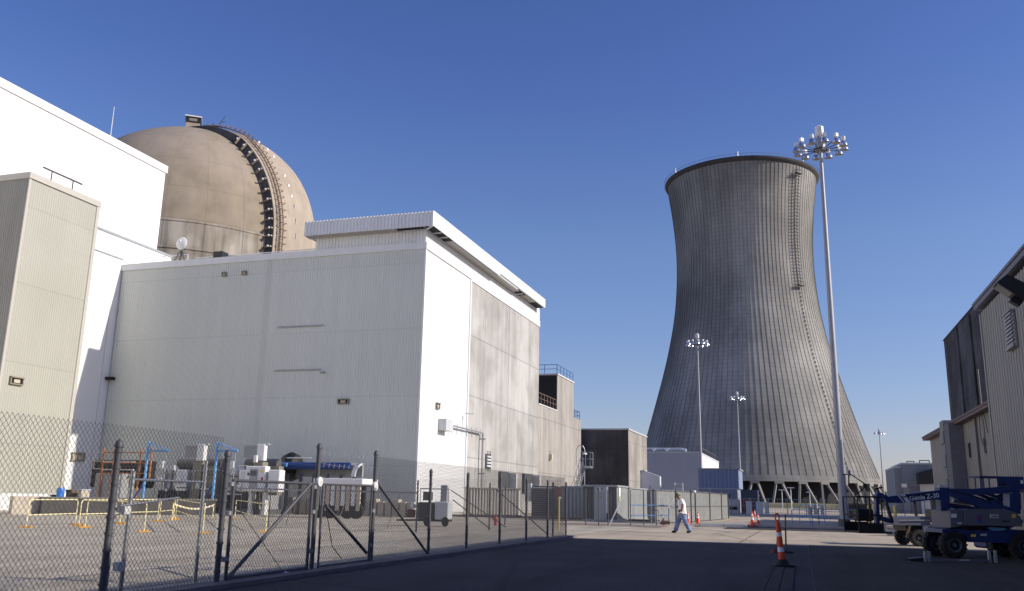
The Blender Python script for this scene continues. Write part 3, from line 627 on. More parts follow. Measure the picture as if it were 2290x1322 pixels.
copy_tree(mast, loc=(-14.05, 136.0, 0), label='grey light mast rising behind the flat white building at the left of the tower')
copy_tree(mast, loc=(-13.1, 212, 0), label='thin light mast in front of the dark middle of the cooling tower')
copy_tree(mast, loc=(26.2, 323, 0), label='smallest far light mast against the sky right of the cooling tower')

# ------------------------------------------------------------ dark concrete block beyond the wing
YD = 116.0; a = at(1405, 958, Y=YD); XD = a.x; b_ = at(1446, 974, X=XD)
T = thing('dark_concrete_block', 'blocky concrete building with nearly black shaded front and pale sunlit side', 'building', (XD-8, YD, 0))
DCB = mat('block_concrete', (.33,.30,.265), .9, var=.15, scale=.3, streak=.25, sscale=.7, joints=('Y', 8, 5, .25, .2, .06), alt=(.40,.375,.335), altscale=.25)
m = MB(); m.box((at(1290, 970, Y=YD).x-6, YD+.03, 0), (XD, b_.y, a.z-.2)); m.build('wall', DCB, T)
m = MB(); m.box((at(1290, 970, Y=YD).x-6, YD, 0), (XD-.05, YD+.03, a.z-.2)); m.build('shade_front', DARKC, T)  # thin dark sheet paints shade over the block's front
m = MB(); m.box((XD-22, YD-.1, a.z-.2), (XD+.1, b_.y+.1, a.z)); m.build('roof_edge', LGREY, T)
YD2 = b_.y
# small white shed behind it
a = at(1447, 1058, Y=124); c = at(1459, 1062, X=a.x+1.6)
T = thing('white_shed', 'small white shed wall just right of the dark concrete block', 'shed', (a.x, 124, 0))
m = MB(); m.prism([(a.x-3, 125, 0), (a.x+1.6, 125, 0), (a.x+1.6, 125, a.z-.4), (a.x-.4, 125, a.z+.3), (a.x-3, 125, a.z+.3)], (0, 1.2, 0)); m.build('wall', FARW, T)
m = MB(); m.box((a.x-3, 124.8, a.z+.3), (a.x-.4, 126.4, a.z+.42)); m.build('roof', LGREY, T)

# ------------------------------------------------------------ flat white building with roof duct, below the tower
YW = 158.0; c = at(1563, 1010, Y=YW); XWB = c.x; e = at(1606, 1014, X=XWB)
T = thing('flat_white_building', 'flat-roofed white building with long rounded roof duct, at foot of cooling tower', 'building', (XWB-12, YW, 0))
m = MB(); m.box((XWB-30, YW, 0), (XWB, e.y, c.z-.25)); m.build('wall', mat('shade_blue_cladding', (.40,.42,.47), .5, var=.02, scale=.2, joints=('X', 1.1, 40, .06, 0, .02)), T)  # white wall tinted darker and blue, painted shade; sunlit side is separate
m = MB(); m.box((XWB, YW+.02, 0), (XWB+.05, e.y, c.z-.25)); m.build('side_wall', FARW, T)
m = MB(); m.box((XWB-30, YW-.1, c.z-.25), (XWB+.12, e.y+.1, c.z)); m.build('roof_edge', LGREY, T)
d0 = at(1440, 1003, Y=YW+2); d1 = at(1533, 1003, Y=YW+2)
m = MB(); ln = d1.x-d0.x
prof = [(0,-1.1),(.55,-1.1),(.95,-.5),(1.0,.1),(.55,.75),(-.55,.75),(-1.0,.1),(-.95,-.5),(-.55,-1.1)]
zc = d1.z-.25
m.prism([(d0.x-4, YW+3+y_*1.1, zc+z_*.55) for y_, z_ in prof[1:]], (ln+3.2, 0, 0))
m.prism([(d1.x-.8, YW+3+y_*1.1, zc+z_*.55) for y_, z_ in prof[1:]], (.8, 0, -.15)); du = m.build('roof_duct', BLUEGREY, T)
for px_ in (1462, 1491):
    p = at(px_, 1001, Y=YW+2); m = MB(); m.prism([(p.x-.45, YW+1.7, zc+.30), (p.x+.45, YW+1.7, zc+.30), (p.x+.1, YW+1.7, zc-.25), (p.x-.1, YW+1.7, zc-.25)], (0, .3, 0)); m.build('duct_cowl', STEELW, du)
for k in range(5):
    m = MB(); x = d0.x+1+k*ln/5; m.box((x, YW+2.4, c.z), (x+.5, YW+3.6, zc-.5)); m.build('duct_support', DGREY, T)
railing(T, [(XWB-.2, YW+3, c.z), (XWB-.2, e.y-1, c.z)], 1.0, .07, DGREY, step=4, mid=False)

YB = 132.0; a = at(1561, 1047, Y=YB); b_ = at(1652, 1048, Y=YB); mid = at(1600, 1092, Y=YB)
T = thing('ribbed_annexe', 'low ribbed-metal annexe tinted blue for shade with white dock door, below the cooling tower', 'building', ((a.x+b_.x)/2, YB, 0))
m = MB(); m.ribs((a.x, YB), (b_.x, YB), mid.z, a.z-.2, (0,-1), .55, .09); m.box((a.x, YB+.02, mid.z), (b_.x, YB+8, a.z-.2)); m.build('ribbed_wall', mat('shade_blue_ribbed_metal', (.23,.28,.42), .4, var=.04, scale=.5), T)  # blue of the ribbed wall is shade tint painted into the metal
m = MB(); m.box((a.x, YB-.02, 0), (b_.x-.3, YB+7.9, mid.z-.12)); m.build('lower_wall', BLUEGREY, T)
m = MB(); m.box((a.x-.1, YB-.15, a.z-.2), (b_.x+.15, YB+8.1, a.z)); m.build('roof_edge', GREYP, T)
m = MB(); m.box((a.x-.05, YB-.1, mid.z-.12), (b_.x, YB-.02, mid.z)); m.build('band_trim', LGREY, T)
q0 = at(1630, 1117, Y=YB-1.5); q1 = at(1655, 1160, Y=YB-1.5)
m = MB(); m.box((q0.x, YB-1.6, 0), (q1.x, YB-.05, q0.z)); m.build('dock_box', FARW, T)
z1, z0 = at(1640, 1133, Y=YB-1.6).z, at(1640, 1140, Y=YB-1.6).z
m = MB(); m.box((q0.x+.1, YB-1.65, z0), (q1.x-.3, YB-1.61, z1)); m.build('dock_slot', BLACK, T)
q = at(1626, 1109, Y=YB); m = MB(); m.box((q.x-.35, YB-.4, q.z-.2), (q.x+.35, YB-.03, q.z+.3)); m.build('wall_box', BLACKP, T)
T = thing('dark_red_container', 'dark container with red end standing just right of the ribbed-metal annexe', 'container', (q1.x+1.5, YB-2, 0))
m = MB(); m.rbox((0, 0, 1.6), (2.2, 5, 3.2), .06); m.build('body', mat('navy_panel', (.05,.06,.10), .5, var=.1), T, local=True)
m = MB(); m.box((-1.0,-2.56,.1),(.6,-2.51,1.9)); m.build('end_door', mat('maroon_paint', (.13,.03,.04), .5), T, local=True)

# ------------------------------------------------------------ row of steel containers behind the yard fence
XN = at(1380, 1168, Z=0).x; YN = at(1380, 1168, Z=0).y
def xn_y(px_): return at(px_, 1120, X=XN).y
CONT = mat('container_grey', (.30,.31,.305), .55, var=.08, scale=1, streak=.2, sscale=2)
CONTD = mat('container_shade_front', (.115,.12,.12), .6, var=.15, scale=1.5, streak=.25, sscale=2)  # darker copy of the container grey, paints the shaded front
def container(pxa, pxb, ztop, xl, label, door=False):
    y0, y1 = xn_y(pxa), xn_y(pxb)
    T = thing('shipping_container', label, 'container', ((xl+XN)/2, y0, 0), 0, 'grey steel containers behind the roadside fence')
    m = MB(); m.ribs((xl, y0), (XN, y0), .15, ztop-.12, (0,-1), .28, .04); m.box((xl, y0+.02, .15), (XN-.03, y1, ztop-.1)); fr = m.build('body', CONTD if door else CONT, T)
    m = MB(); m.ribs((XN-.02, y0), (XN-.02, y1), .15, ztop-.12, (1,0), .5, .025, flat=.55); m.build('side_panel', CONT, T)
    m = MB(); m.box((xl-.05, y0-.1, ztop-.12), (XN+.06, y1+.05, ztop)); m.build('top_rail', GREYP, T)
    m = MB(); m.box((xl, y0-.06, 0), (XN+.03, y1, .15)); m.build('bottom_rail', GREYP, T)
    return T, y0, y1
T, y0, y1 = container(1380, 1404, at(1380, 1085, Y=YN).z, at(1303, 1150, Y=YN).x, 'container with dark ribbed front, grey door and handwritten sign', True)
a = at(1329, 1089, Y=y0); c = at(1357, 1144, Y=y0)
m = MB(); m.box((a.x, y0-.12, .1), (c.x, y0-.05, a.z)); dr = m.build('door', GREYP, T)
m = MB(); m.box((c.x+.0, y0-.2, c.z-.1), (c.x+.12, y0-.05, a.z+.02)); m.build('door_post', STEELW, dr)
p0 = at(1334, 1090, Y=y0-.13); p1 = at(1352, 1099, Y=y0-.13)
m = MB(); m.box((p0.x, y0-.14, p1.z), (p1.x, y0-.125, p0.z)); sg = m.build('door_sign', LGREY, dr)
def text(s_, size, loc, rot, m, parent, name='lettering', ext=.004, bold=0):
    cu = bpy.data.curves.new(name, 'FONT'); cu.body = s_; cu.size = size; cu.extrude = ext; cu.align_x = 'CENTER'; cu.align_y = 'CENTER'; cu.offset = bold
    to = bpy.data.objects.new('tmp', cu); COL.objects.link(to); bpy.context.view_layer.update()
    me = bpy.data.meshes.new_from_object(to); bpy.data.objects.remove(to); o = bpy.data.objects.new(name, me); COL.objects.link(o)
    me.materials.clear(); me.materials.append(m); off = Vector((0,0,0)); p = parent
    while p is not None: off += p.location; p = p.parent
    o.parent = parent; o.location = Vector(loc)-off; o.rotation_euler = rot; return o
text('R. X.', .24, ((p0.x+p1.x)/2, y0-.15, (p0.z+p1.z)/2), (R(90), 0, 0), BLACKP, sg, bold=.008)
m = MB(); m.box((a.x+.25, y0-.14, 1.55), (c.x-.25, y0-.125, 1.62)); m.build('door_sign', mat('sign_green', (.20,.28,.10), .6), dr)
p = at(1385, 1094, X=XN+.03); m = MB(); m.box((XN+.03, p.y-.25, p.z-.75), (XN+.05, p.y+.35, p.z+.1)); sg = m.build('notice_sign', PAPER, T)
m = MB(); m.box((XN+.05, p.y-.2, p.z-.72), (XN+.056, p.y+.3, p.z-.48)); m.build('sign_band', mat('sign_olive', (.45,.45,.12), .6), sg)
container(1407, 1447, at(1407, 1089, X=XN).z, XN-5, 'long plain grey container, middle of the row behind the fence')
container(1456, 1494, at(1460, 1094, X=XN).z-.1, XN-5, 'farthest grey container of the row, with white notice at its top corner')

# ------------------------------------------------------------ right-hand side: corrugated shop, cream annexe, dark tower block
XR = 6.58; YR = 34.9; ZR = 8.62
RIBR = mat('shop_ribbed_metal', (.33,.315,.285), .5, var=.05, scale=.5, streak=.12, sscale=1)
T = thing('ribbed_metal_shop', 'tall ribbed cream-metal shop building cut off by the right edge', 'building', (12, 20, 0))
m = MB(); m.ribs((XR, YR), (XR, -14), .1, ZR-.35, (-1,0), .36, .06, flat=.5); m.box((XR+.01, -14, 0), (24, YR, ZR-.4)); m.build('wall', RIBR, T)
m = MB(); m.box((XR-.22, -14.2, ZR-.22), (24, YR+.15, ZR)); m.box((XR-.26, -14.2, ZR-.05), (XR-.14, YR+.2, ZR+.04)); m.build('roof_edge', mat('dark_gutter', (.13,.13,.17), .5, var=.1), T)
m = MB(); m.box((XR-.09, YR-.12, .1), (XR+.1, YR+.04, ZR-.4)); m.build('corner_trim', RIBR, T)
a = at(2252, 708, X=XR-.08); c = at(2276, 770, X=XR-.08); y0, y1, z0, z1 = min(a.y, c.y), max(a.y, c.y), c.z, a.z
m = MB(); m.box((XR-.12, y0, z0), (XR-.06, y1, z1)); lv = m.build('louvre', GREYP, T)
m = MB()
for k in range(9): m.box((XR-.19, y0+.04, z0+(z1-z0)*k/9+.03), (XR-.121, y1-.04, z0+(z1-z0)*k/9+.09))
m.box((XR-.22, y0-.05, z1), (XR-.06, y1+.05, z1+.05)); m.box((XR-.22, y0-.05, z0-.05), (XR-.06, y1+.05, z0)); m.build('louvre_blade', GREYP, lv)
# floodlight on the shop wall
a = at(2265, 645, X=XR-.75)
T = thing('wall_floodlight', 'black box floodlight on arm from the ribbed metal wall, upper right edge', 'floodlight', tuple(a))
bx = MB(); ang = R(38)
def fl(x, z, y): return Vector((a.x + x*math.cos(ang)*.5, a.y+y, a.z - x*math.sin(ang) + z)) 
M_ = Matrix.Translation(a) @ Matrix.Rotation(R(0), 4, 'Z') @ Matrix.Rotation(R(38), 4, 'Y')
def tbox(M0, lo, hi):
    b = MB(); b.box(lo, hi); b.v = [tuple(M0 @ Vector(v)) for v in b.v]; return b
b = MB(); b.prism([(-.42,-.3,-.16), (.40,-.3,-.22), (.42,-.3,.12), (.30,-.3,.22), (-.34,-.3,.16)], (0,.6,0)); b.v = [tuple(M_ @ Vector(v)) for v in b.v]; b.build('housing', BLACKP, T)
tbox(M_, (-.37,-.26,-.205), (.05,.26,-.16)).build('lens', LENS, T)
tbox(M_, (.12,-.12,-.36), (.4,.12,-.22)).build('junction_box', BLACKP, T)
b = MB(); b.tube(a+Vector((.25,0,-.2)), a+Vector((.75,0,-.22)), .05, n=8); b.tube(a+Vector((.68,0,-.22)), a+Vector((.76,0,-.22)), .14, n=10); b.build('arm', BLACKP, T)

XE = 11.0; YE0 = 56.0; YE1 = 85.3; ZE = 7.35
T = thing('cream_annexe', 'low cream metal annexe with brown gutter, narrow windows and block pilaster', 'building', (18, 70, 0))
CRE = mat('annexe_cream_metal', (.27,.25,.215), .55, var=.06, scale=.5, streak=.15, sscale=.9)
m = MB(); m.ribs((XE, YE1), (XE, YE0), 0, ZE-.3, (-1,0), .8, .02, flat=.7); m.box((XE+.01, YE0, 0), (26, YE1, ZE-.3)); m.build('wall', CRE, T)
m = MB(); m.box((XE-.55, YE0, ZE-.3), (26, YE1+.4, ZE-.05)); m.box((XE-.6, YE0, ZE-.12), (XE-.5, YE1+.4, ZE+.02)); m.build('roof_edge', mat('brown_gutter', (.14,.09,.08), .6, var=.15), T)
for (px_, py0, py1) in ((2167, 992, 1024), (2201, 980, 1014)):
    a = at(px_, py0, X=XE-.03); c = at(px_, py1, X=XE-.03); m = MB(); m.box((XE-.05, a.y-.32, c.z), (XE-.02, a.y+.32, a.z)); wo = m.build('window', GLASS, T)
    m = MB(); m.box((XE-.08, a.y-.4, a.z), (XE-.02, a.y+.4, a.z+.08)); m.build('window_head', CRE, wo); m = MB(); m.box((XE-.08, a.y-.4, c.z-.08), (XE-.02, a.y+.4, c.z)); m.build('window_sill', CRE, wo)
for px_ in (2146, 2186):
    a = at(px_, 1000, X=XE-.1); m = MB(); m.box((XE-.14, a.y-.1, 0), (XE-.02, a.y+.1, ZE-.3)); m.build('downpipe', mat('dark_downpipe', (.12,.11,.10), .6) if px_ == 2186 else CRE, T)
a = at(2138, 975, X=XE-.05); c = at(2127, 1000, X=XE-.05)
m = MB(); y0 = at(2147, 1000, X=XE-.05).y; y1 = at(2122, 1000, X=XE-.05).y
m.box((XE-.04, y0+.5, 4.2), (XE-.02, y1, 6.4)); m.build('recess', BLACKP, T)
m = MB(); m.box((XE-.06, y0+.5, 2.2), (XE-.02, y1, 3.2)); m.build('recess', BLACKP, T)
a = at(2106, 965, X=XE-.9); yq = a.y
m = MB()
for k in range(9): m.box((XE-.95-(.05 if k % 2 else 0), yq-1.2, k*.84), (XE+.1, yq+.5, k*.84+.81))
m.build('block_pilaster', mat('pilaster_block', (.26,.26,.245), .8, var=.1), T)
m = MB(); m.box((XE-.92, yq-3.4, 0), (XE+.1, yq-1.25, ZE-.2)); m.build('side_buttress', mat('buttress_grey', (.14,.14,.16), .7, var=.15), T)
# hanging cable and pipe near the shop corner
a = at(2196, 905, X=XE-.1); m = MB(); m.tube((XE-.15, a.y, a.z+2.2), (XE-.15, a.y, a.z-.2), .06, n=6); pts = []
for i in range(20): t = i/19*2*math.pi; pts.append((XE-.14, a.y+.5+.7*math.cos(t), a.z-1.5+.95*math.sin(t)))
m.path(pts, .03, 4); m.path([(XE-.14, a.y, a.z-.2), (XE-.14, a.y-.8, a.z-1.0), (XE-.14, a.y-1.1, a.z-1.8)], .03, 4); m.build('hanging_cable', DGREY, T)

XK = 20.0; c0 = at(2110.4, 763, X=XK); ZK = c0.z
T = thing('dark_ribbed_block', 'dark streaked windowless concrete block rising behind the cream annexe', 'building', (26, 118, 0))
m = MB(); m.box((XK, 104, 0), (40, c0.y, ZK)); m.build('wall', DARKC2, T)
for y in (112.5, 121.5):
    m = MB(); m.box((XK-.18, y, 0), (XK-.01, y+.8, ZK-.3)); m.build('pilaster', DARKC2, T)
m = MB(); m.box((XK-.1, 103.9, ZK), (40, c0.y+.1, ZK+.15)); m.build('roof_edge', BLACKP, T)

YF = 190.0; a = at(2016, 1036, Y=YF); c = at(2110, 1036, Y=YF); l0 = at(2000, 1044, Y=YF)
T = thing('far_grey_building', 'far grey-blue flat building with open dark loading bay, right of the tower', 'building', (a.x+10, YF, 0))
FG = mat('far_grey_cladding', (.22,.23,.25), .6, var=.03, scale=.2)
m = MB(); m.box((a.x, YF, 0), (c.x+14, YF+20, a.z-.2)); m.box((l0.x, YF+1, 0), (a.x, YF+20, l0.z-.2)); m.build('wall', FG, T)
m = MB(); m.box((a.x-.1, YF-.15, a.z-.2), (c.x+14, YF+20, a.z+.1)); m.box((l0.x-.1, YF+.85, l0.z-.2), (a.x-.1, YF+20, l0.z+.1)); m.build('roof_edge', LGREY, T)
p0, p1, p2, p3 = at(2053, 1057, Y=YF-4), at(2093, 1046, Y=YF-4), at(2096, 1080, Y=YF-4), at(2056, 1083, Y=YF-4)
m = MB(); m.prism([p0, p1, p2, p3], (0, 3.5, 0)); m.build('canopy', BLACKP, T)
p0, p1 = at(2057, 1083, Y=YF-.4), at(2100, 1083, Y=YF-.4); m = MB(); m.box((p0.x, YF-.4, 0), (p1.x, YF-.02, p0.z)); m.build('bay_wall', LGREY, T)
p0, p1 = at(2033, 1088, Y=YF), at(2056, 1088, Y=YF); m = MB(); m.box((p0.x, YF-.08, 0), (p1.x, YF-.02, p0.z)); m.build('roller_door', mat('mauve_door', (.15,.14,.19), .6), T)
for pa, pb, py_ in ((2028, 2044, 1032), (2056, 2078, 1030)):
    q0, q1 = at(pa, py_, Y=YF+1), at(pb, py_, Y=YF+1); m = MB(); m.tube(q0, q1, .12, n=4); m.tube(q0, (q0.x, q0.y, a.z), .12, n=4); m.tube(q1, (q1.x, q1.y, a.z), .12, n=4); m.build('roof_rail', DGREY, T)
q = at(2022, 1086, Y=YF-.6); m = MB(); m.cbox(tuple(q), (.9, .8, .7)); m.build('wall_lamp', STEELW, T)

# ------------------------------------------------------------ chain-link fencing
def wire_sheet(a, b_, z0, z1, pitch=.076, r=.0031, parent=None, name='mesh', m=None):
    """diamond mesh of real crossing wires between plan points a and b"""
    a, b_ = Vector((a[0], a[1], 0)), Vector((b_[0], b_[1], 0)); L = (b_-a).length; d = (b_-a)/L; H = z1-z0; k = .82    # k: dx/dz
    nrm = Vector((-d.y, d.x, 0)); m_ = MB(); W = H*k; n = int((L+W)/pitch)+1
    for s_ in (1, -1):
        for i in range(n):
            u0 = i*pitch-W if s_ > 0 else i*pitch
            u1 = u0+W*s_
            lo, hi = 0.0, 1.0
            if u1 != u0:
                t0, t1 = sorted(((0-u0)/(u1-u0), (L-u0)/(u1-u0))); lo, hi = max(lo, t0), min(hi, t1)
            if hi-lo < .01: continue
            p = a+d*(u0+(u1-u0)*lo)+Vector((0,0,z0+H*lo)); q = a+d*(u0+(u1-u0)*hi)+Vector((0,0,z0+H*hi))
            o = nrm*(.0022*s_)
            # three-sided wire
            dd = (q-p).normalized(); e1 = nrm; e2 = dd.cross(nrm); vs = []
            for e in (p+o, q+o):
                for t in (0, 2.094, 4.189): vs.append(e+e1*(r*math.cos(t))+e2*(r*math.sin(t)))
            m_.add(vs, [(0,1,4,3),(1,2,5,4),(2,0,3,5)])
    tw = MB()
    return m_.build(name, m or WIRE, parent)
def post(T, p, h, r=.04, m=GALVD, name='post', cap=True, knots=0):
    b = MB(); p = Vector(p); b.tube(p, p+Vector((0,0,h)), r, n=10)
    if cap: b.lathe([(r*1.25,0),(r*1.25,.05),(r*.8,.09),(.002,.11)], tuple(p+Vector((0,0,h-.03))), 10)
    for k in range(knots): b.tube(p+Vector((0,0,.2+k*(h-.3)/max(1,knots-1))), p+Vector((0,0,.235+k*(h-.3)/max(1,knots-1))), r*1.25, n=10)
    return b.build(name, m, T, smooth=True)
FX = -8.65
PY = [4.6, 7.2, 9.72, 12.12, 14.95, 17.35, 20.4, 23.0, 25.8, 28.55, 31.15, 33.8]
T = thing('chain_link_fence', 'long grey chain-link fence with dark posts along the roadside, from left foreground to mid ground', 'fence', (FX, 20, 0))
for y in PY:
    gate = 14 < y < 18
    post(T, (FX, y, 0), 2.28 if gate else 2.0, .045 if y < 18 else .036, knots=0 if gate else 9)
wire_sheet((FX-.05, 3.0), (FX-.05, 9.8), .03, 2.27, parent=T)
wire_sheet((FX-.05, 9.8), (FX-.05, 12.05), .03, 2.27, parent=T)
wire_sheet((FX-.05, 17.45), (FX-.05, 33.8), .03, 2.23, parent=T)
for z in (2.26, 2.12, 1.98):
    pass
b = MB(); b.tube((FX-.055, 3, .12), (FX-.055, 14.9, .12), .004, n=4); b.build('tension_wire', WIRE, T)
b = MB(); b.tube((FX-.055, 17.4, .10), (FX-.055, 33.8, .10), .004, n=4); b.build('tension_wire', WIRE, T)
b = MB(); b.tube((FX, 17.5, 1.66), (FX, 20.38, .06), .028, n=8); b.build('brace', GALVD, T)
for y0, y1, hh in ((14.95, 17.35, (2.22, 2.0)),):
    for h in hh:
        b = MB(); pts = [(FX, y0+(y1-y0)*i/8, h-.05*math.sin(math.pi*i/8)) for i in range(9)]; b.path(pts, .004, 4)
        for i in range(1, 12): y = y0+(y1-y0)*i/12; b.tube((FX, y, h-.09), (FX, y+.03, h-.0), .004, n=3)
        b.build('barbed_wire', GALV, T)

def gate(y0, y1, h, brace, label, thick=.03, diag2=True, knots=True):
    T = thing('fence_gate', label, 'gate', (FX, (y0+y1)/2, 0), 0, 'chain-link gates in the roadside fence')
    b = MB()
    for y in (y0, y1): b.tube((FX+.02, y, .06), (FX+.02, y, h), thick, n=8)
    b.tube((FX+.02, y0, h-.02), (FX+.02, y1, h-.02), thick*.8, n=8); b.tube((FX+.02, y0, .10), (FX+.02, y1, .10), thick*.8, n=8)
    b.build('gate_frame', GALVD, T, smooth=True)
    if brace: b = MB(); b.tube((FX+.02, brace[0], brace[1]), (FX+.02, brace[2], brace[3]), .032, n=8); b.build('brace', GALVD, T)
    if diag2: b = MB(); b.tube((FX-.03, y0, 1.35), (FX-.03, y0+(y1-y0)*.7, .1), .006, n=5); b.build('tie_rod', BLACKP, T)
    wire_sheet((FX, y0), (FX, y1), .08, h-.02 if h < 1.9 else h, parent=T)
    return T
G1 = gate(12.32, 14.75, 1.62, (12.35, .08, 14.7, 1.60), 'gate leaf with thick diagonal pipe, nearer one')
G2 = gate(15.15, 17.2, 1.62, (15.3, 1.2, 17.1, .25), 'narrow gate leaf between the two tall posts', thick=.022, diag2=False)
b = MB(); b.path([(FX+.06, 15.2, 1.25), (FX+.1, 15.5, .45), (FX+.1, 15.9, .2)], .008, 4); b.build('chain', BLACKP, G2)
for gT, yy in ((G1, 12.25), (G1, 14.82), (G2, 17.28)):
    for z in (.35, 1.05, 1.5):
        b = MB(); b.lathe([(.03,0),(.06,.01),(.06,.07),(.03,.08)], (FX+.02, yy, z), 10); b.build('hinge', GALV, gT, smooth=True)
for y0 in (14.7, 17.1):
    pass
b = MB(); b.lathe([(.01,-.04),(.09,-.03),(.10,0),(.09,.03),(.01,.04)], (FX+.03, 14.98, 1.64), 14, axis='x'); b.build('round_latch', STEELW, G1, smooth=True)
b = MB(); b.lathe([(.01,-.04),(.09,-.03),(.10,0),(.09,.03),(.01,.04)], (FX+.03, 17.32, 1.6), 14, axis='x'); b.build('round_latch', STEELW, G2, smooth=True)

# second gate frame and brace posts standing just inside the near fence
T = thing('inner_gate', 'bare inner gate frame with drop bolts, left of the near diagonal pipe', 'gate', (FX-.35, 10.3, 0))
b = MB(); b.tube((FX-.3, 10.12, .05), (FX-.3, 10.12, 1.62), .026, n=8); b.build('frame_post', GALV, T)
b = MB(); b.tube((FX-.3, 10.4, .05), (FX-.3, 10.4, 1.68), .032, n=8); b.build('frame_post', GALV, T)
b = MB(); b.tube((FX-.3, 10.4, 1.56), (FX-.3, 12.0, 1.56), .02, n=8); b.build('top_rail', GALV, T)
b = MB(); b.tube((FX-.3, 12.0, .05), (FX-.3, 12.0, 1.9), .03, n=8); b.build('frame_post', GALV, T)
for z in (.4, 1.15):
    b = MB(); b.cbox((FX-.24, 10.25, z), (.09,.12,.12)); b.build('bolt', STEELW, T)
b = MB(); b.tube((FX-.2, 10.1, 1.2), (FX-.2, 11.3, 1.32), .018, n=6); b.build('lever', GALV, T)

# cross fence at the far end of the near fence, running left into the yard
T = thing('cross_fence', 'chain-link cross fence with slanted braces, far end of the roadside fence', 'fence', (-12, 34.2, 0))
for p in ((-14.98,34.0),(-13.3,38.2),(-11.2,36.9),(-9.25,34.1),(-15.3,46.5)): post(T, (p[0], p[1], 0), 2.0, .035, knots=7)
for a, c in ((((-16.3,41,1.75)),((-13.6,41.5,.05))), (((-14.6,37,1.3)),((-12.9,37.2,.1))), (((-12.6,37.1,1.75)),((-9.6,34.4,.1)))):
    b = MB(); b.tube(a, c, .025, n=6); b.build('brace', GALVD, T)
wire_sheet((-8.9,34.1), (-14.98,34.1), .05, 2.15, pitch=.11, r=.003, parent=T)
b = MB(); b.tube((-15,34.05,1.55), (-24,34.4,1.62), .035, n=6); b.build('top_rail', GALV, T)
for x in (-17,-19.5,-22): post(T, (x, 34.15, 0), 1.6, .025, cap=False)
for k, x in enumerate((-15.8,-18.2,-20.7)):
    b = MB(); b.tube((x,34.1,1.5), (x-.9,34.9,.1), .018, n=5); b.build('brace', GALV, T)
wire_sheet((-15,34.2), (-27,34.6), .05, 1.5, pitch=.13, r=.003, parent=T)

# fence along the verge, mid distance, with slanted props
T = thing('verge_fence', 'thin chain-link fence with slanted props in front of the grey containers', 'fence', (-10, 52, 0))
vp = [(1310,1174),(1339,1176),(1360,1174),(1410,1176),(1440,1175),(1468,1175)]
for i, (x, y) in enumerate(vp):
    p = at(x, y, Z=0); post(T, (p.x, p.y, 0), 1.95, .032, knots=6 if i in (0, 2) else 0)
for x0, y0, x1, y1 in ((1394,1107,1362,1176),(1507,1113,1470,1176)):
    p = at(x1, y1, Z=0); q = at(x0, y0, Y=p.y); b = MB(); b.tube(q, p, .035, n=6); b.build('brace', STEELW, T)
wire_sheet((-12.6,51.3), (-8.3,54.6), .05, 1.9, pitch=.16, r=.0028, parent=T)
# slatted privacy fence curving away
T = thing('slatted_fence', 'tall grey privacy-slat fence with rounded far corner, behind the walking man', 'fence', (-7, 70, 0))
sp = [(-9.4,58.5),(-8.2,62.0),(-7.4,66.5),(-6.9,72),(-6.5,78),(-6.35,83.2),(-6.5,84.6),(-7.1,85.3),(-9,85.6),(-14,85.8)]
b = MB(); rails = MB()
for (x0, y0), (x1, y1) in zip(sp[:-1], sp[1:]):
    L = math.hypot(x1-x0, y1-y0); n = max(1, int(L/.11)); dx, dy = (x1-x0)/L, (y1-y0)/L
    for i in range(n):
        u = i*L/n; x, y = x0+dx*u, y0+dy*u; h = 2.15+random.uniform(-.03,.03)
        b.add([(x, y, .06), (x+dx*.095, y+dy*.095, .06), (x+dx*.095, y+dy*.095, h), (x, y, h),
               (x+dy*.02, y-dx*.02, .06), (x+dx*.095+dy*.02, y+dy*.095-dx*.02, .06), (x+dx*.095+dy*.02, y+dy*.095-dx*.02, h), (x+dy*.02, y-dx*.02, h)],
              [(0,1,2,3),(7,6,5,4),(3,2,6,7),(0,4,5,1),(1,5,6,2),(0,3,7,4)])
    rails.tube((x0+.04, y0-.02, 2.1), (x1+.04, y1-.02, 2.1), .025, n=5); rails.tube((x0+.04, y0-.02, 1.1), (x1+.04, y1-.02, 1.1), .02, n=5)
b.build('slats', SLAT, T); rails.build('rail', GALVD, T)
for (x, y) in sp[:6]: post(T, (x+.07, y-.03, 0), 2.35 if y < 80 else 2.2, .04)
p = at(1553, 1100, Y=62.5); T2 = thing('globe_lamp', 'small white globe lamp on the tall post of the slatted fence', 'lamp', (p.x, 62.5, 0))
post(T2, (p.x-.25, 62.5, 0), p.z+.1, .05)
b = MB(); b.lathe([(0,-.12),(.09,-.08),(.12,0),(.09,.08),(0,.12)], tuple(p), 12); b.build('globe', STEELW, T2, smooth=True)
b = MB(); b.tube((p.x-.25, 62.5, p.z), (p.x-.08, 62.5, p.z), .025, n=5); b.build('arm', GALVD, T2)
# white ladder frame leaning behind the fence post
p = at(1518, 1165, Z=0); T = thing('access_ladder', 'short white ladder with rungs above the fence, over the walking man\'s head', 'ladder', (p.x, 66, 0))
q = at(1518, 1080, Y=66); b = MB()
for s_ in (-.28, .28): b.tube((q.x+s_, 66, 0), (q.x+s_, 66, q.z), .03, n=6)
for k in range(5): b.tube((q.x-.28, 66, q.z-.1-k*.3), (q.x+.28, 66, q.z-.1-k*.3), .02, n=5)
b.build('ladder_frame', STEELW, T)
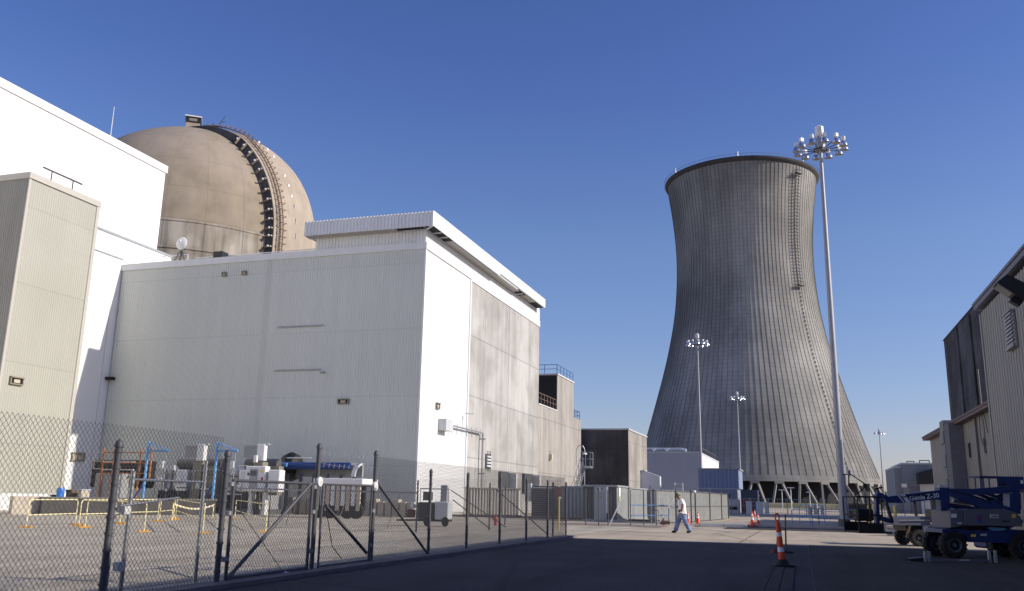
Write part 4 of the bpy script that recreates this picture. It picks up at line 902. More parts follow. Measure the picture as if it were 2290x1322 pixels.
# blue pipe barrier in front of the containers
def barrier(label, p0, p1, h, m, group, r=.03, name='pipe_barrier', mid=True, feet=None, cat='barrier'):
    p0, p1 = Vector(p0), Vector(p1); T = thing(name, label, cat, tuple((p0+p1)/2), 0, group); d = (p1-p0).normalized(); c = .12; b = MB()
    b.path([p0, p0+Vector((0,0,h-c)), p0+d*c*.35+Vector((0,0,h-c*.35)), p0+d*c+Vector((0,0,h)), p1-d*c+Vector((0,0,h)), p1-d*c*.35+Vector((0,0,h-c*.35)), p1+Vector((0,0,h-c)), p1], r, 7)
    if mid: b.tube(p0+Vector((0,0,h*.45)), p1+Vector((0,0,h*.45)), r, n=7)
    b.build('frame', m, T, smooth=True)
    if feet:
        nrm = Vector((-d.y, d.x, 0))
        for p in (p0, p1):
            b = MB(); b.add([p+d*a_+nrm*c_+Vector((0,0,z)) for a_, c_, z in ((-.08,-.26,0),(.08,-.26,0),(.08,.26,0),(-.08,.26,0),(-.04,-.2,.05),(.04,-.2,.05),(.04,.2,.05),(-.04,.2,.05))],
                [(0,3,2,1),(4,5,6,7),(0,1,5,4),(1,2,6,5),(2,3,7,6),(3,0,4,7)]); b.build('foot', feet, T)
    return T
a, c = at(1410, 1172, Z=0), at(1496, 1171, Z=0)
barrier('dark blue pipe barrier in front of the long grey container', (a.x, a.y, 0), (c.x, c.y, 0), 1.15, RAILBLUE, 'blue pipe barriers')
for lab, q0, q1, h in (('pale blue pipe barrier at its left end, beside two traffic cones', (1772,1170), (1812,1172), 1.0),
                  ('pale blue pipe barrier with post, just left of the big mast base', (1789,1172), (1845,1174), 1.35),
                  ('dark blue rounded pipe barrier immediately left of the mast', (1817,1175), (1880,1178), 1.1),
                  ('long dark blue barrier crossing behind the mast towards the lift basket', (1832,1175), (1925,1181), 1.1)):
    a, c = at(*q0, Z=0), at(*q1, Z=0)
    barrier(lab, (a.x, a.y, 0), (c.x, c.y, 0), h, SKYBLUE if 'pale' in lab else RAILBLUE, 'blue pipe barriers')
b = None
# ------------------------------------------------------------ yellow barricades in the gravel yard
for lab, q0, q1 in (('leftmost pale yellow pipe barricade near the dark berm', (58,1180), (168,1174)),
                    ('pale yellow barricade second from the left, meeting the first', (176,1176), (268,1172)),
                    ('pale yellow barricade with its foot by the thick leaning gate post', (190,1180), (322,1190)),
                    ('pale yellow barricade between the inner gate and blue frame', (268,1170), (352,1166)),
                    ('short pale yellow barricade set at an angle below the blue frame', (356,1165), (388,1160)),
                    ('pale yellow barricade beneath the striped tape', (392,1162), (453,1193)),
                    ('pale yellow barricade seen through the diagonal gate', (525,1160), (594,1190))):
    a, c = at(*q0, Z=0), at(*q1, Z=0)
    barrier(lab, (a.x, a.y, 0), (c.x, c.y, 0), 1.02, PALEY, 'pale yellow barricades in the yard', r=.021, name='barricade', feet=ORY, cat='barricade')
p0, p1 = at(388, 1127, Y=38.5), at(478, 1130, Y=43)
T = thing('warning_tape', 'yellow striped tape sagging between barricade and blue frame', 'tape', tuple((p0+p1)/2))
b = MB(); n = 22
for i in range(n):
    t0, t1 = i/n, (i+1)/n; a, c = p0.lerp(p1, t0), p0.lerp(p1, t1); sag = lambda t: -.22*math.sin(math.pi*t)
    a = a+Vector((0,0,sag(t0))); c = c+Vector((0,0,sag(t1))); b.bar(a, c, .01, .09, i % 2)
b.build('tape_strip', [YEL, STEELW], T)
post(T, (p0.x, p0.y, 0), p0.z, .03, PALEY, 'post')
post(T, (p1.x, p1.y, 0), p1.z, .03, PALEY, 'post')

# ------------------------------------------------------------ yard: dark berm wall, transformers, gantries, piles
T = thing('containment_berm', 'low dark retaining wall with pale end block, behind the yellow barricades', 'wall', (-37, 42, 0))
a, c = at(90, 1150, Z=0), at(620, 1152, Z=0)
a.y = 41; a.x = at(88, 1150, Y=41).x; c.x = at(478, 1150, Y=50).x; c.y = 50
d = Vector((c.x-a.x, c.y-a.y, 0)); L = d.length; rz = math.atan2(d.y, d.x)
b = MB(); b.cbox((a.x+d.x/2, a.y+d.y/2, .45), (L, .4, .9), 0, rz); b.build('berm_wall', mat('berm_concrete', (.08,.075,.07), .9, var=.25, scale=1.5, streak=.3), T)
b = MB(); b.cbox((a.x+d.x/2, a.y+d.y/2, .95), (L+.1, .5, .1), 0, rz); b.build('berm_cap', mat('berm_cap', (.16,.15,.13), .9, var=.2), T)
b = MB(); b.cbox((a.x-.9, a.y-.2, .5), (1.5, .7, 1.0), 0, rz); b.build('end_block', BEIGE, T)

def gantry(px_, label):
    Y0 = 51.0; t = at(px_, 988, Y=Y0); T = thing('hose_gantry', label, 'gantry', (t.x, Y0, 0), 0, 'light blue steel gantries by the transformers')
    z1 = at(px_, 1008, Y=Y0).z; r_ = at(px_+45, 1008, Y=Y0).x-t.x
    b = MB(); b.tube((0,0,0), (0,0,t.z), .09, n=8); b.build('upright', SKYBLUE, T, local=True)
    b = MB(); b.tube((0,0,z1), (r_,0,z1), .07, n=6); b.tube((0,0,t.z-.05), (r_-.05,0,z1), .045, n=6); b.build('arm', SKYBLUE, T, local=True)
    b = MB(); b.tube((0,0,z1*.5), (-1.1,-.3,0), .06, n=6); b.build('prop', BLUE, T, local=True)
    b = MB(); b.tube((r_*.9,0,z1), (r_*.9,0,z1-2.6), .025, n=5); b.build('hook_rope', GREYP, T, local=True)
    return T
gantry(333, 'light blue gantry post on the left, next to orange scaffold')
gantry(487, 'light blue gantry post on the right, behind the thick gate post')
XFM = mat('transformer_grey', (.30,.31,.32), .55, var=.08, streak=.15)
def transformer(px0, px1, label, cab=False):
    Y0 = 54.0; x0, x1 = at(px0, 1060, Y=Y0).x, at(px1, 1060, Y=Y0).x; zt = at(px0, 1030, Y=Y0).z; Wd = x1-x0
    T = thing('power_transformer', label, 'transformer', ((x0+x1)/2, Y0+1, 0), 0, 'transformers in the fenced yard')
    def P_(x, y, z): return (x-Wd/2, y, z)
    b = MB(); b.rbox((-.0, .6, zt*.42), (Wd*.72, 2.4, zt*.80), .06); tk = b.build('tank', XFM, T, local=True)
    b = MB()
    for k in range(18): b.box((-Wd*.34+k*Wd*.04, -1.0, zt*.08), (-Wd*.34+k*Wd*.04+.05, -.6, zt*.42))
    b.build('radiator', DGREY, T, local=True)
    for k, xx in enumerate((-.22, -.12)):
        b = MB()
        prof = [(.10,0)]
        for j in range(9): prof += [(.20, j*.16+.05), (.11, j*.16+.13)]
        b.lathe(prof+[(.05,1.6)], (Wd*xx, -.7, zt*.45), 10); b.build('bushing', STEELW, T, smooth=True, local=True)
    b = MB(); b.rbox((Wd*.02, -.85, zt*.62), (.95, .5, 1.5), .04); cb_ = b.build('control_cabinet', STEELW, T, local=True)
    b = MB(); b.box((Wd*.02-.28, -1.14, zt*.55), (Wd*.02+.22, -1.10, zt*.55+.9)); b.build('cabinet_door', LGREY, cb_, local=True)
    b = MB(); b.box((Wd*.17, -1.0, 0), (Wd*.17+.75, -.35, zt*.98)); b.build('cable_duct', OLIVE, T, local=True)
    b = MB(); b.box((Wd*.17+.8, -.9, zt*.36), (Wd*.17+2.0, -.3, zt*.9)); b.build('side_cabinet', OLIVE, T, local=True)
    zz = at(px0, 993, Y=Y0).z; b = MB(); b.rbox((Wd*.17+.42, -.7, (zz+zt)/2), (.6, .4, zz-zt), .03); b.build('duct_head', STEELW, T, local=True)
    b = MB(); b.box((Wd*.17-1.5, -.8, zz-.01), (Wd*.17+.9, -.4, zz+.03)); b.build('head_cover', LGREY, T, local=True)
    b = MB(); b.box((Wd*.17-1.2, -.5, zt+.25), (Wd*.17+.05, -.1, zz-.1)); b.build('bus_duct', XFM, T, local=True)
    b = MB(); b.lathe([(.02,-Wd*.36),(.42,-Wd*.35),(.42,Wd*.35),(.02,Wd*.36)], (0, 1.2, zt*.95), 14, axis='x'); b.build('conservator', DGREY, T, smooth=True, local=True)
    for k in range(5):
        b = MB(); xx = -Wd*.4+k*Wd*.19; b.path([(xx, -1.0, .3), (xx, -1.0, zt*.72+k*.1), (xx+1.2, -1.0, zt*.72+k*.1)], .035, 5); b.build('pipework', GALV, T, local=True)
    b = MB(); b.box((-Wd*.44, -1.3, 0), (Wd*.44, 2.2, .35)); b.build('plinth', DGREY, T, local=True)
    rq = random.Random(int(px0))
    for k in range(16):
        xx = rq.uniform(-.42,.42)*Wd; z_ = rq.uniform(.35,1.08)*zt; b = MB()
        if k % 3 == 0: b.rbox((xx, -1.15, z_), (rq.uniform(.15,.45), .2, rq.uniform(.15,.6)), .02); b.build('terminal_box', (STEELW, LGREY, XFM)[k % 2], T, local=True)
        elif k % 3 == 1: b.tube((xx, -1.1, z_), (xx, -1.1, z_-rq.uniform(.5,1.6)), .03, n=5); b.build('conduit', GALV if k % 2 else DGREY, T, local=True)
        else: b.tube((xx, -1.12, z_), (xx+rq.uniform(.5,1.4), -1.12, z_), .035, n=5); b.build('conduit', DGREY if k % 2 else STEELW, T, local=True)
    if cab:
        b = MB(); b.rbox((Wd*.38, -1.6, zt*.66), (1.6, .6, 1.7), .05); c_ = b.build('large_cabinet', STEELW, T, local=True)
        b = MB(); b.box((Wd*.38-.4, -1.94, zt*.66-.7), (Wd*.38+.2, -1.91, zt*.66+.65)); b.build('cabinet_door', GREYP, c_, local=True)
        b = MB(); b.rbox((Wd*.38+1.45, -1.5, zt*.62), (.9, .7, 1.5), .05); b.build('small_cabinet', STEELW, T, local=True)
        for k in range(6):
            b = MB(); b.box((Wd*.38-.34, -1.96, zt*.66+.2+k*.06), (Wd*.38+.14, -1.945, zt*.66+.23+k*.06)); b.build('vent_slot', BLACKP, c_, local=True)
        for xx, zz2, m2 in ((.42, .4, YEL), (.5, -.1, RED), (-.6, .2, DGREY)):
            b = MB(); b.box((Wd*.38+xx, -1.925, zt*.66+zz2), (Wd*.38+xx+.16, -1.905, zt*.66+zz2+.2)); b.build('warning_label', m2, c_, local=True)
        for xx, zz2 in ((-.7,-.95),(-.3,-.95),(.1,-.95),(.5,-.95)):
            b = MB(); b.tube((Wd*.38+xx, -1.7, zt*.66+zz2+.1), (Wd*.38+xx*.8, -1.4, .3), .045, n=6); b.build('cable', BLACKP, T, local=True)
        for xx in (-.5, .6): b = MB(); b.box((Wd*.38+xx, -1.7, 0), (Wd*.38+xx+.25, -1.4, zt*.66-.9)); b.build('cabinet_leg', STEELW, T, local=True)
    return T
transformer(335, 478, 'transformer with olive duct and white insulators, between the two blue gantries')
transformer(495, 600, 'transformer with big white control cabinets, right of the second blue gantry', True)
# third, partly dismantled unit behind the orange scaffold
p = at(265, 1060, Y=54); T = thing('covered_transformer', 'black transformer bulk behind the orange scaffold, left of the gantries', 'transformer', (p.x, 54, 0))
zt = at(265, 1018, Y=54).z
b = MB(); b.rbox((0, .5, zt*.66), (4.2, 2, zt*.5), .1); b.build('tank', BLACKP, T, local=True)
b = MB(); b.rbox((.3, -.9, zt*.35), (2.4, .8, zt*.62), .05); b.build('grey_cubicle', XFM, T, local=True)
for z in (.62, .72, .86):
    b = MB(); b.box((-.8, -.75, zt*z), (1.9, -.6, zt*z+.08)); b.build('cross_bar', STEELW, T, local=True)
b = MB(); b.box((-2.2, -.8, 0), (2.2, 1.6, .4)); b.build('plinth', DGREY, T, local=True)
T = thing('scaffold', 'rusty orange scaffold frame with small end guard, around the black transformer', 'scaffold', (p.x, 52.6, 0))
xs = [at(q, 1030, Y=52.6).x for q in (230, 254, 313, 338)]; z0, z1 = at(230, 1058, Y=52.6).z, at(230, 1012, Y=52.6).z
for i, x in enumerate(xs):
    b = MB(); b.tube((x, 52.6, 0 if i < 3 else z0-.4), (x, 52.6, z1+.3), .06, n=6); b.build('upright', RUST, T)
for z in (z0, (z0+z1)/2, z1): b = MB(); b.tube((xs[0], 52.6, z), (xs[3], 52.6, z), .04, n=5); b.build('ledger', RUST, T)
b = MB(); x = at(211, 1030, Y=52.6).x; b.path([(xs[0],52.6,z1), (x,52.6,z1), (x,52.6,z0+.3), (xs[0],52.6,z0+.3)], .035, 5); b.tube((x,52.6,(z0+z1)/2+.1),(xs[0],52.6,(z0+z1)/2+.1),.03,n=5); b.build('end_guard', BEIGE, T)
# small debris by the cream plinth
def lump(name, label, cat, px_, pyb, wpx, hpx, Yd, m, kind='rock', group=None):
    p = at(px_, pyb, Y=Yd); k = (at(px_+1, pyb, Y=Yd)-p).length; T = MB(); rx, rz_ = wpx*k/2, hpx*k; vs = []; n = 12
    for j in range(7):
        ph = math.pi*j/6
        for i in range(n):
            th = 2*math.pi*i/n; q = 1+random.uniform(-.22,.22); vs.append((p.x+rx*math.sin(ph)*math.cos(th)*q, p.y+rx*.7*math.sin(ph)*math.sin(th)*q, max(.0, rz_*.5+rz_*.52*math.cos(ph)*q)))
    T.add(vs, [(j*n+i, j*n+(i+1) % n, (j+1)*n+(i+1) % n, (j+1)*n+i) for j in range(6) for i in range(n)])
    return tag(T.build(name, m, None, smooth=True), label, cat, group)
lump('scrap_pile', 'low dark heap of scrap with green and rust bits by the white plinth', 'scrap pile', 50, 1140, 40, 20, 43, mat('scrap', (.06,.06,.045), .9, var=.5, scale=3, alt=(.28,.12,.06), altscale=2.5))
lump('red_bag', 'small red bag on top of the scrap heap', 'bag', 67, 1121, 7, 8, 42.8, RED)
p = at(133, 1110, Y=44); 
def crate(name, label, cat, px0, px1, py0, py1, Yd, m, lid=None, part='box_body'):
    a, c = at(px0, py1, Y=Yd), at(px1, py0, Y=Yd); T = thing(name, label, cat, ((a.x+c.x)/2, Yd, a.z if a.z > .9 else 0)); zb = T.location.z
    b = MB(); b.rbox(((a.x+c.x)/2, Yd+.35, (zb+c.z)/2), (c.x-a.x, .7, c.z-zb-.02), .03); b.build(part, m, T)
    if lid: b = MB(); b.box((a.x-.03, Yd-.03, c.z-.02), (c.x+.03, Yd+.73, c.z+.05)); b.build('lid', lid, T)
    return T
crate('packing_crate', 'brown board crate on the dark berm beside the blue drum', 'crate', 144, 161, 1097, 1124, 44.5, BROWN, BROWN)
crate('equipment_case', 'small pale case standing right of the brown crate', 'case', 171, 183, 1096, 1122, 44.5, BEIGE, LGREY)
crate('tool_box', 'dark box on the berm left of the blue drum', 'box', 110, 118, 1108, 1123, 44.0, DGREY, BLACKP)
a = at(134, 1111, Y=44.2); b = MB(); k = .22
b.lathe([(0,0),(k,0),(k*1.04,.05),(k,.1),(k,.28),(k*1.04,.33),(k,.38),(k,.52),(k*.9,.55),(0,.55)], (a.x, 44.2, .98), 18)
tag(b.build('blue_drum', mat('blue_plastic', (.04,.20,.62), .35, var=.06), None, smooth=True), 'bright blue plastic drum on the dark berm beside the brown crate', 'drum')

# long blue pipe bundle under curved grey hood, on white trailers
Yh = 57.0; h0, h1 = at(616, 1040, Y=Yh), at(797, 1068, Y=Yh)
T = thing('covered_pipe_rack', 'curved grey hood over long blue pipe, beyond the two tall gate posts', 'pipe rack', ((h0.x+h1.x)/2, Yh, 0))
zt = at(720, 1034, Y=Yh).z; zb = at(720, 1066, Y=Yh).z
b = MB(); x0 = at(640, 1040, Y=Yh).x; x1 = at(797, 1050, Y=Yh).x
for i in range(10):
    t0, t1 = i/10*math.pi/2, (i+1)/10*math.pi/2
    y0, z0, y1, z1 = Yh+1-1.2*math.sin(t0), zb+(zt-zb)*math.cos(t0), Yh+1-1.2*math.sin(t1), zb+(zt-zb)*math.cos(t1)
    b.quad((x0, y0, z0), (x1, y0, z0), (x1, y1, z1), (x0, y1, z1)) if z0 > zb+(zt-zb)*.82 else None
b.box((x0, Yh+.9, zb), (x1, Yh+1.1, zt-.03)); b.build('hood', GREYP, T)
b = MB(); 
for i in range(10):
    t0, t1 = i/10*math.pi/2, (i+1)/10*math.pi/2
    f = lambda t, rr: (Yh+1-rr*1.2*math.sin(t), zb+(zt-zb)*rr*math.cos(t))
    for xx, ee in ((x1-.28, x1),):
        (ya, za), (yb_, zb_) = f(t0, 1), f(t1, 1); (yc, zc_), (yd, zd) = f(t0, .85), f(t1, .85)
        b.quad((ee, ya, za), (ee, yb_, zb_), (ee, yd, zd), (ee, yc, zc_)); b.quad((xx, ya, za), (ee, ya, za), (ee, yb_, zb_), (xx, yb_, zb_))
b.build('end_arch', LGREY, T)
b = MB(); b.tube((x0-1.2, Yh+.1, zb+.75), (x1-.6, Yh+.1, zb+.75), .26, n=14); b.build('blue_pipe', mat('deep_blue_pipe', (.01,.045,.20), .4, var=.1), T, smooth=True)
b = MB(); b.tube((x0-2.2, Yh-.2, zb+.8), (x0+.2, Yh-.2, zb+.8), .16, n=12); b.build('light_blue_pipe', SKYBLUE, T, smooth=True)
b = MB(); b.tube((x0+.2, Yh-.3, zb+1.3), (x0+2.2, Yh-.3, zb+1.3), .05, n=6); b.build('hood_bar', STEELW, T)
b = MB(); b.lathe([(.2,-.7),(.9,-.5),(1.1,0),(.9,.5),(.2,.7)], (x0-.3, Yh+1.2, zt-.3), 16, axis='x'); b.build('dark_valve', BLACKP, T, smooth=True)
for k in range(6):
    x = x0+.1+k*(x1-x0-.3)/5; b = MB(); b.box((x, Yh-.1, 0), (x+.18, Yh+.1, zb+.2)); b.build('stand', DGREY, T)
Yt = 50.0; a, c = at(703, 1065, Y=Yt), at(812, 1083, Y=Yt); z0 = at(760, 1083, Y=Yt).z; z1 = at(760, 1070, Y=Yt).z
T = thing('flatbed_trailer', 'long white-sided flatbed trailer behind the tall gate posts', 'trailer', ((a.x+c.x)/2, Yt, 0))
b = MB(); b.rbox(((a.x+c.x)/2, Yt+1, (z0+z1)/2), (c.x-a.x, 2.2, z1-z0), .04); b.build('deck', STEELW, T)
for k in range(9):
    x = a.x+.2+k*(c.x-a.x-.6)/8; b = MB(); b.box((x, Yt-.05, z0-1.6+.3*(k % 2)), (x+.26, Yt+.05, z0-.02)); b.build('side_panel', STEELW if k % 2 else BEIGE, T)
b = MB(); b.box((a.x, Yt+.3, .5), (c.x, Yt+.5, z0-.1)); b.build('undercarriage', BLACKP, T)
for k in (0.15, .35, .7, .88):
    b = MB(); b.lathe([(.02,-.14),(.3,-.14),(.48,-.1),(.48,.1),(.3,.14),(.02,.14)], (a.x+k*(c.x-a.x), Yt+.1, .48), 18, axis='y'); b.build('wheel', RUBBER, T, smooth=True)
T = thing('beige_blocks', 'row of stacked beige masonry blocks at the foot of the shaded wall', 'blocks', (at(820, 1150, Y=58).x, 58, 0))
xa, xb = at(640, 1140, Y=58).x, at(925, 1140, Y=58).x; n = 18
for i in range(n):
    b = MB(); x = xa+(xb-xa)*i/n; b.rbox((x+.4, 58, .52+.1*(i % 3 == 0)), ((xb-xa)/n-.08, .6, 1.0+.15*(i % 3 == 0)), .03); b.build('block', BEIGE, T)

# ------------------------------------------------------------ yard: generator trailer, radiator bank, shed, bits
T = thing('generator_trailer', 'white and dark generator on a small trailer behind the chain-link fence', 'generator', (-17.2, 41.5, 0), R(8)); T.scale = (.60, .62, .78)
b = MB(); b.rbox((.55, 0, .98), (1.15, 1.5, 1.1), .05); b.build('white_housing', LGREY, T, local=True)
b = MB(); b.rbox((-.75, 0, .95), (1.4, 1.45, 1.05), .05); gh = b.build('grille_housing', DGREY, T, local=True)
b = MB()
for k in range(8): b.box((-1.4, -.76, .5+k*.12), (-.12, -.73, .56+k*.12))
b.build('grille_slat', BLACKP, gh, local=True)
b = MB(); b.box((-.2, -.8, .35), (.02, -.72, 1.3)); b.build('side_strip', BLACKP, T, local=True)
b = MB(); b.box((-1.5, -.6, .3), (1.15, .6, .42)); b.tube((-1.5, -.5, .36), (-3.4, 0, .32), .05, n=6); b.tube((-1.5, .5, .36), (-3.4, 0, .32), .05, n=6); b.build('chassis', BLACKP, T, local=True)
for x in (-.6, .9):
    b = MB(); b.lathe([(.02,-.1),(.18,-.1),(.3,-.06),(.3,.06),(.18,.1),(.02,.1)], (x, -.72, .3), 16, axis='y'); b.build('wheel', RUBBER, T, smooth=True, local=True)
b = MB(); b.rbox((-.85, .1, 1.85), (.7, .6, .55), .03); b.build('top_unit', DGREY, T, local=True)
b = MB(); b.rbox((.5, .3, 2.0), (.55, .4, 1.1), .03); b.build('tall_panel', GREYP, T, local=True)
for x in (-1.3, 1.1): b = MB(); b.tube((x, -.6, 1.5), (x, -.6, 2.35), .03, n=5); b.build('mast_post', GALV, T, local=True)
b = MB(); b.tube((-1.3, -.6, 2.3), (1.1, -.6, 2.3), .035, n=5); b.build('top_bar', GALV, T, local=True)
b = MB(); b.lathe([(.0,-.2),(.2,-.16),(.22,0),(.2,.16),(0,.2)], (-1.95, -.3, 1.25), 12); b.build('white_tank', STEELW, T, smooth=True, local=True)
b = MB(); b.rbox((-2.25, .2, .75), (.6, .6, .5), .05); b.build('motor', mat('maroon_motor', (.10,.03,.03), .6), T, local=True)

a, c = at(1042, 1155, Y=66.5), at(1180, 1158, Y=66.5); zt = at(1100, 1093, Y=66.5).z
T = thing('radiator_bank', 'long bank of tall pale cooling fins at the foot of the concrete wall', 'radiator', ((a.x+c.x)/2, 66.5, 0))
FINM = mat('fin_beige', (.74,.70,.62), .6, var=.1, streak=.15)
n = 19; dv = Vector((math.cos(-CY), math.sin(-CY), 0)); nv = Vector((dv.y, -dv.x, 0)); Lb = (c.x-a.x)/1.15; wv = Lb/n; a0 = Vector((a.x, 66.0, 0))
def hp(u, d_, z): return a0+dv*u+nv*d_+Vector((0,0,z))
for i in range(n):
    b = MB(); u = i*wv
    b.prism([hp(u, 0, .15), hp(u+wv*.25, .17, .15), hp(u+wv*.5, .17, .15), hp(u+wv*.92, -.06, .15), hp(u+wv*.92, -.4, .15), hp(u, -.4, .15)], (0,0,zt-.15)); b.build('fin', FINM, T)
b = MB(); b.prism([hp(-.1,.2,zt), hp(Lb+.1,.2,zt), hp(Lb+.1,-.5,zt), hp(-.1,-.5,zt)], (0,0,.08)); b.build('top_rail', BEIGE, T)
b = MB(); b.prism([hp(-.1,.12,0), hp(Lb+.1,.12,0), hp(Lb+.1,-.5,0), hp(-.1,-.5,0)], (0,0,.15)); b.build('base_rail', DGREY, T)
a, c = at(1189, 1092, Y=70), at(1248, 1160, Y=70)
T = thing('louvred_shed', 'low grey shed with horizontal ribbed cladding, right of the radiator bank', 'shed', ((a.x+c.x)/2, 70, 0))
b = MB(); b.box((a.x, 70, 0), (c.x, 73, a.z)); sh = b.build('wall', GREYP, T)
b = MB()
for k in range(14): b.box((a.x+.05, 69.95, .15+k*.17), (c.x-.05, 69.99, .24+k*.17))
b.build('cladding_slats', DGREY, sh)
b = MB(); b.box((a.x-.1, 69.85, a.z), (c.x+.1, 73.1, a.z+.1)); b.build('roof', STEELW, T)
b = MB(); b.box((a.x-.6, 70.1, 1.2), (a.x-.1, 70.5, a.z+.4)); b.build('side_pillar', STEELW, T)
a = at(1126, 1175, Z=0); T = thing('fire_hydrant', 'small red hydrant post seen through the fence, mid yard', 'hydrant', (-15.4, 45.2, 0)); T.scale = (.62, .62, .62)
b = MB(); b.lathe([(.14,0),(.14,.08),(.11,.1),(.11,.6),(.15,.62),(.15,.68),(.11,.76),(.03,.84),(0,.85)], (0,0,0), 14); b.build('barrel', RED, T, smooth=True, local=True)
b = MB(); b.tube((-.22,0,.48), (.22,0,.48), .06, n=10); b.build('outlet', RED, T, smooth=True, local=True)
p = at(1250, 1187, Z=0); T = thing('yellow_marker_post', 'thin yellow post with rust-coloured sign inside the fence corner', 'sign post', (p.x, p.y, 0))
b = MB(); b.tube((0,0,0), (0,0,2.0), .035, n=8); b.build('post', YEL, T, local=True)
b = MB(); b.cbox((-.02,-.05,1.75), (.34,.02,.45)); b.build('sign_plate', mat('rusty_sign', (.30,.17,.12), .7, var=.2), T, local=True)

# steel stair with landing
T = thing('steel_stair', 'steep galvanised outdoor stair with landing and curved lamp post, beside the concrete wing', 'stair', (at(1280, 1160, Z=0).x, 66, 0))
Ys = 68.0
f0, f1 = at(1276, 1148, Y=Ys), at(1306, 1038, Y=Ys)
def S(px_, py_, dy=0): q = at(px_, py_, Y=Ys); return Vector((q.x, Ys+dy, q.z))
for dy in (0, 1.0):
    b = MB(); b.bar(S(1272,1152,dy), S(1303,1040,dy), .06, .22); b.build('stringer', GALV, T)
    b = MB(); b.tube(S(1268,1118,dy), S(1299,1022,dy), .03, n=6)
    for k in range(8):
        t = k/7; q = S(1272,1152,dy).lerp(S(1303,1040,dy), t); b.tube(q, q+Vector((0,0,1.05)), .025, n=5)
    b.build('handrail', GALV, T)
b = MB()
for k in range(20):
    q = S(1272,1152).lerp(S(1303,1040), (k+.5)/20); b.box((q.x-.13, Ys, q.z), (q.x+.13, Ys+1.0, q.z+.04))
b.build('treads', GALV, T)
l0, l1 = S(1299,1042), S(1320,1044)
b = MB(); b.box((l0.x, Ys, l0.z-.15), (l1.x, Ys+1.0, l0.z)); b.build('landing', GALV, T)
railing(T, [(l0.x, Ys, l0.z), (l1.x, Ys, l0.z), (l1.x, Ys+1.0, l0.z)], 1.05, .03, GALV, step=.7)
for px_ in (1288, 1304):
    q = S(px_, 1100, .5); b = MB(); b.tube((q.x, Ys+.5, 0), (q.x, Ys+.5, q.z+ (.8 if px_ == 1288 else 1.9)), .04, n=6); b.build('support', GALV, T)
b = MB(); b.bar(S(1276,1130), S(1300,1090), .05, .05); b.bar(S(1272,1150), S(1298,1095), .04, .04); b.build('cross_brace', GALV, T)
q = S(1295, 1010); pts = [Vector((q.x-.35, Ys+.5, l0.z)), Vector((q.x-.35, Ys+.5, q.z))]+[Vector((q.x-.0-.35*math.cos(a_), Ys+.5, q.z+.55*math.sin(a_))) for a_ in (.5,1,1.57,2.1,2.7,3.1)]
b = MB(); b.path(pts, .03, 5); lp = b.build('lamp_post', GALV, T)
b = MB(); e = pts[-1]; b.lathe([(.03,0),(.06,-.05),(.18,-.18),(.19,-.22)], tuple(e), 12); b.build('lamp_shade', STEELW, lp, smooth=True)
q0, q1 = at(1288, 1121, Y=67), at(1306, 1160, Y=67); T = thing('white_slatted_bin', 'white vertical-ribbed enclosure at the stair foot', 'enclosure', (q0.x, 67, 0))
b = MB(); b.ribs((q0.x, 66.9), (q1.x, 66.9), .1, q0.z, (0,-1), .14, .03); b.box((q0.x, 66.92, .1), (q1.x, 67.8, q0.z)); b.build('panel', STEELW, T)
b = MB(); b.box((q0.x-.03, 66.85, q0.z), (q1.x+.03, 67.85, q0.z+.05)); b.build('lid', STEELW, T)
q = at(1284, 1160, Z=0); T = thing('fire_extinguisher', 'red extinguisher by the stair foot, left of the white enclosure', 'extinguisher', (at(1285,1150,Y=66).x, 66, 0))
b = MB(); b.lathe([(.13,0),(.14,.04),(.14,.75),(.10,.87),(.03,.92),(.03,.99)], (0,0,.1), 12); b.build('cylinder', RED, T, smooth=True, local=True)
b = MB(); b.bar((-.03,0,1.07), (.14,0,1.11), .03, .03); b.build('handle', BLACKP, T, local=True)

# ------------------------------------------------------------ traffic cones, delineator, stanchion, bollards, road plates
def cone(px_, py_, h, label):
    p = at(px_, py_, Z=0); T = thing('traffic_cone', label, 'cone', (p.x, p.y, 0), random.random(), 'orange traffic cones')
    b = MB(); r0 = h*.17
    def rr(z): return r0*(1-z/h)+.022*(z/h)+.005
    b.lathe([(rr(.03)-.002, .03), (rr(h)-.002, h), (.010, h+.005)], (0,0,0), 18)
    b.build('cone_body', ORANGE, T, smooth=True, local=True)
    for z0, z1 in ((.45,.62),(.70,.82)):
        b = MB(); b.lathe([(rr(h*z0)-.002, h*z0), (rr(h*z0)+.003, h*z0), (rr(h*z1)+.003, h*z1), (rr(h*z1)-.002, h*z1)], (0,0,0), 18); b.build('reflective_collar', REFL, T, smooth=True, local=True)
    b = MB(); b.rbox((0,0,.018), (h*.5, h*.5, .036), .015); b.build('base', BLACKP if h > .8 else ORANGE, T, local=True)
cone(1683, 1178, .92, 'orange cone left of the pair, on the edge of the grey plate')
cone(1696, 1176, .78, 'orange cone right of the pair, a little farther back')
cone(1688, 1156, .75, 'small farther orange cone between and behind the pair')
cone(1561, 1171, .78, 'lone orange cone by the slatted fence, right of the walking man')
cone(1539, 1172, .80, 'orange cone half hidden behind the walking man\'s leg')
T = thing('road_plates', 'flat grey steel plates with pale end beside the two traffic cones', 'plates', (-5, 56.5, 0))
for q0, q1, mm in (((1566,1178),(1618,1179),GREYP), ((1619,1179),(1666,1180),GREYP), ((1667,1180),(1673,1180),LIGHTC)):
    a, c = at(*q0, Z=0), at(*q1, Z=0); b = MB(); b.prism([(a.x, a.y, 0), (c.x, c.y, 0), (c.x-.4, c.y+3.0, 0), (a.x-.4, a.y+3.0, 0)], (0,0,.16)); b.build('plate', mm, T)
T = thing('valve_box', 'small rusty valve fitting on the ground near the slatted fence', 'valve', tuple(at(1484, 1174, Z=0)))
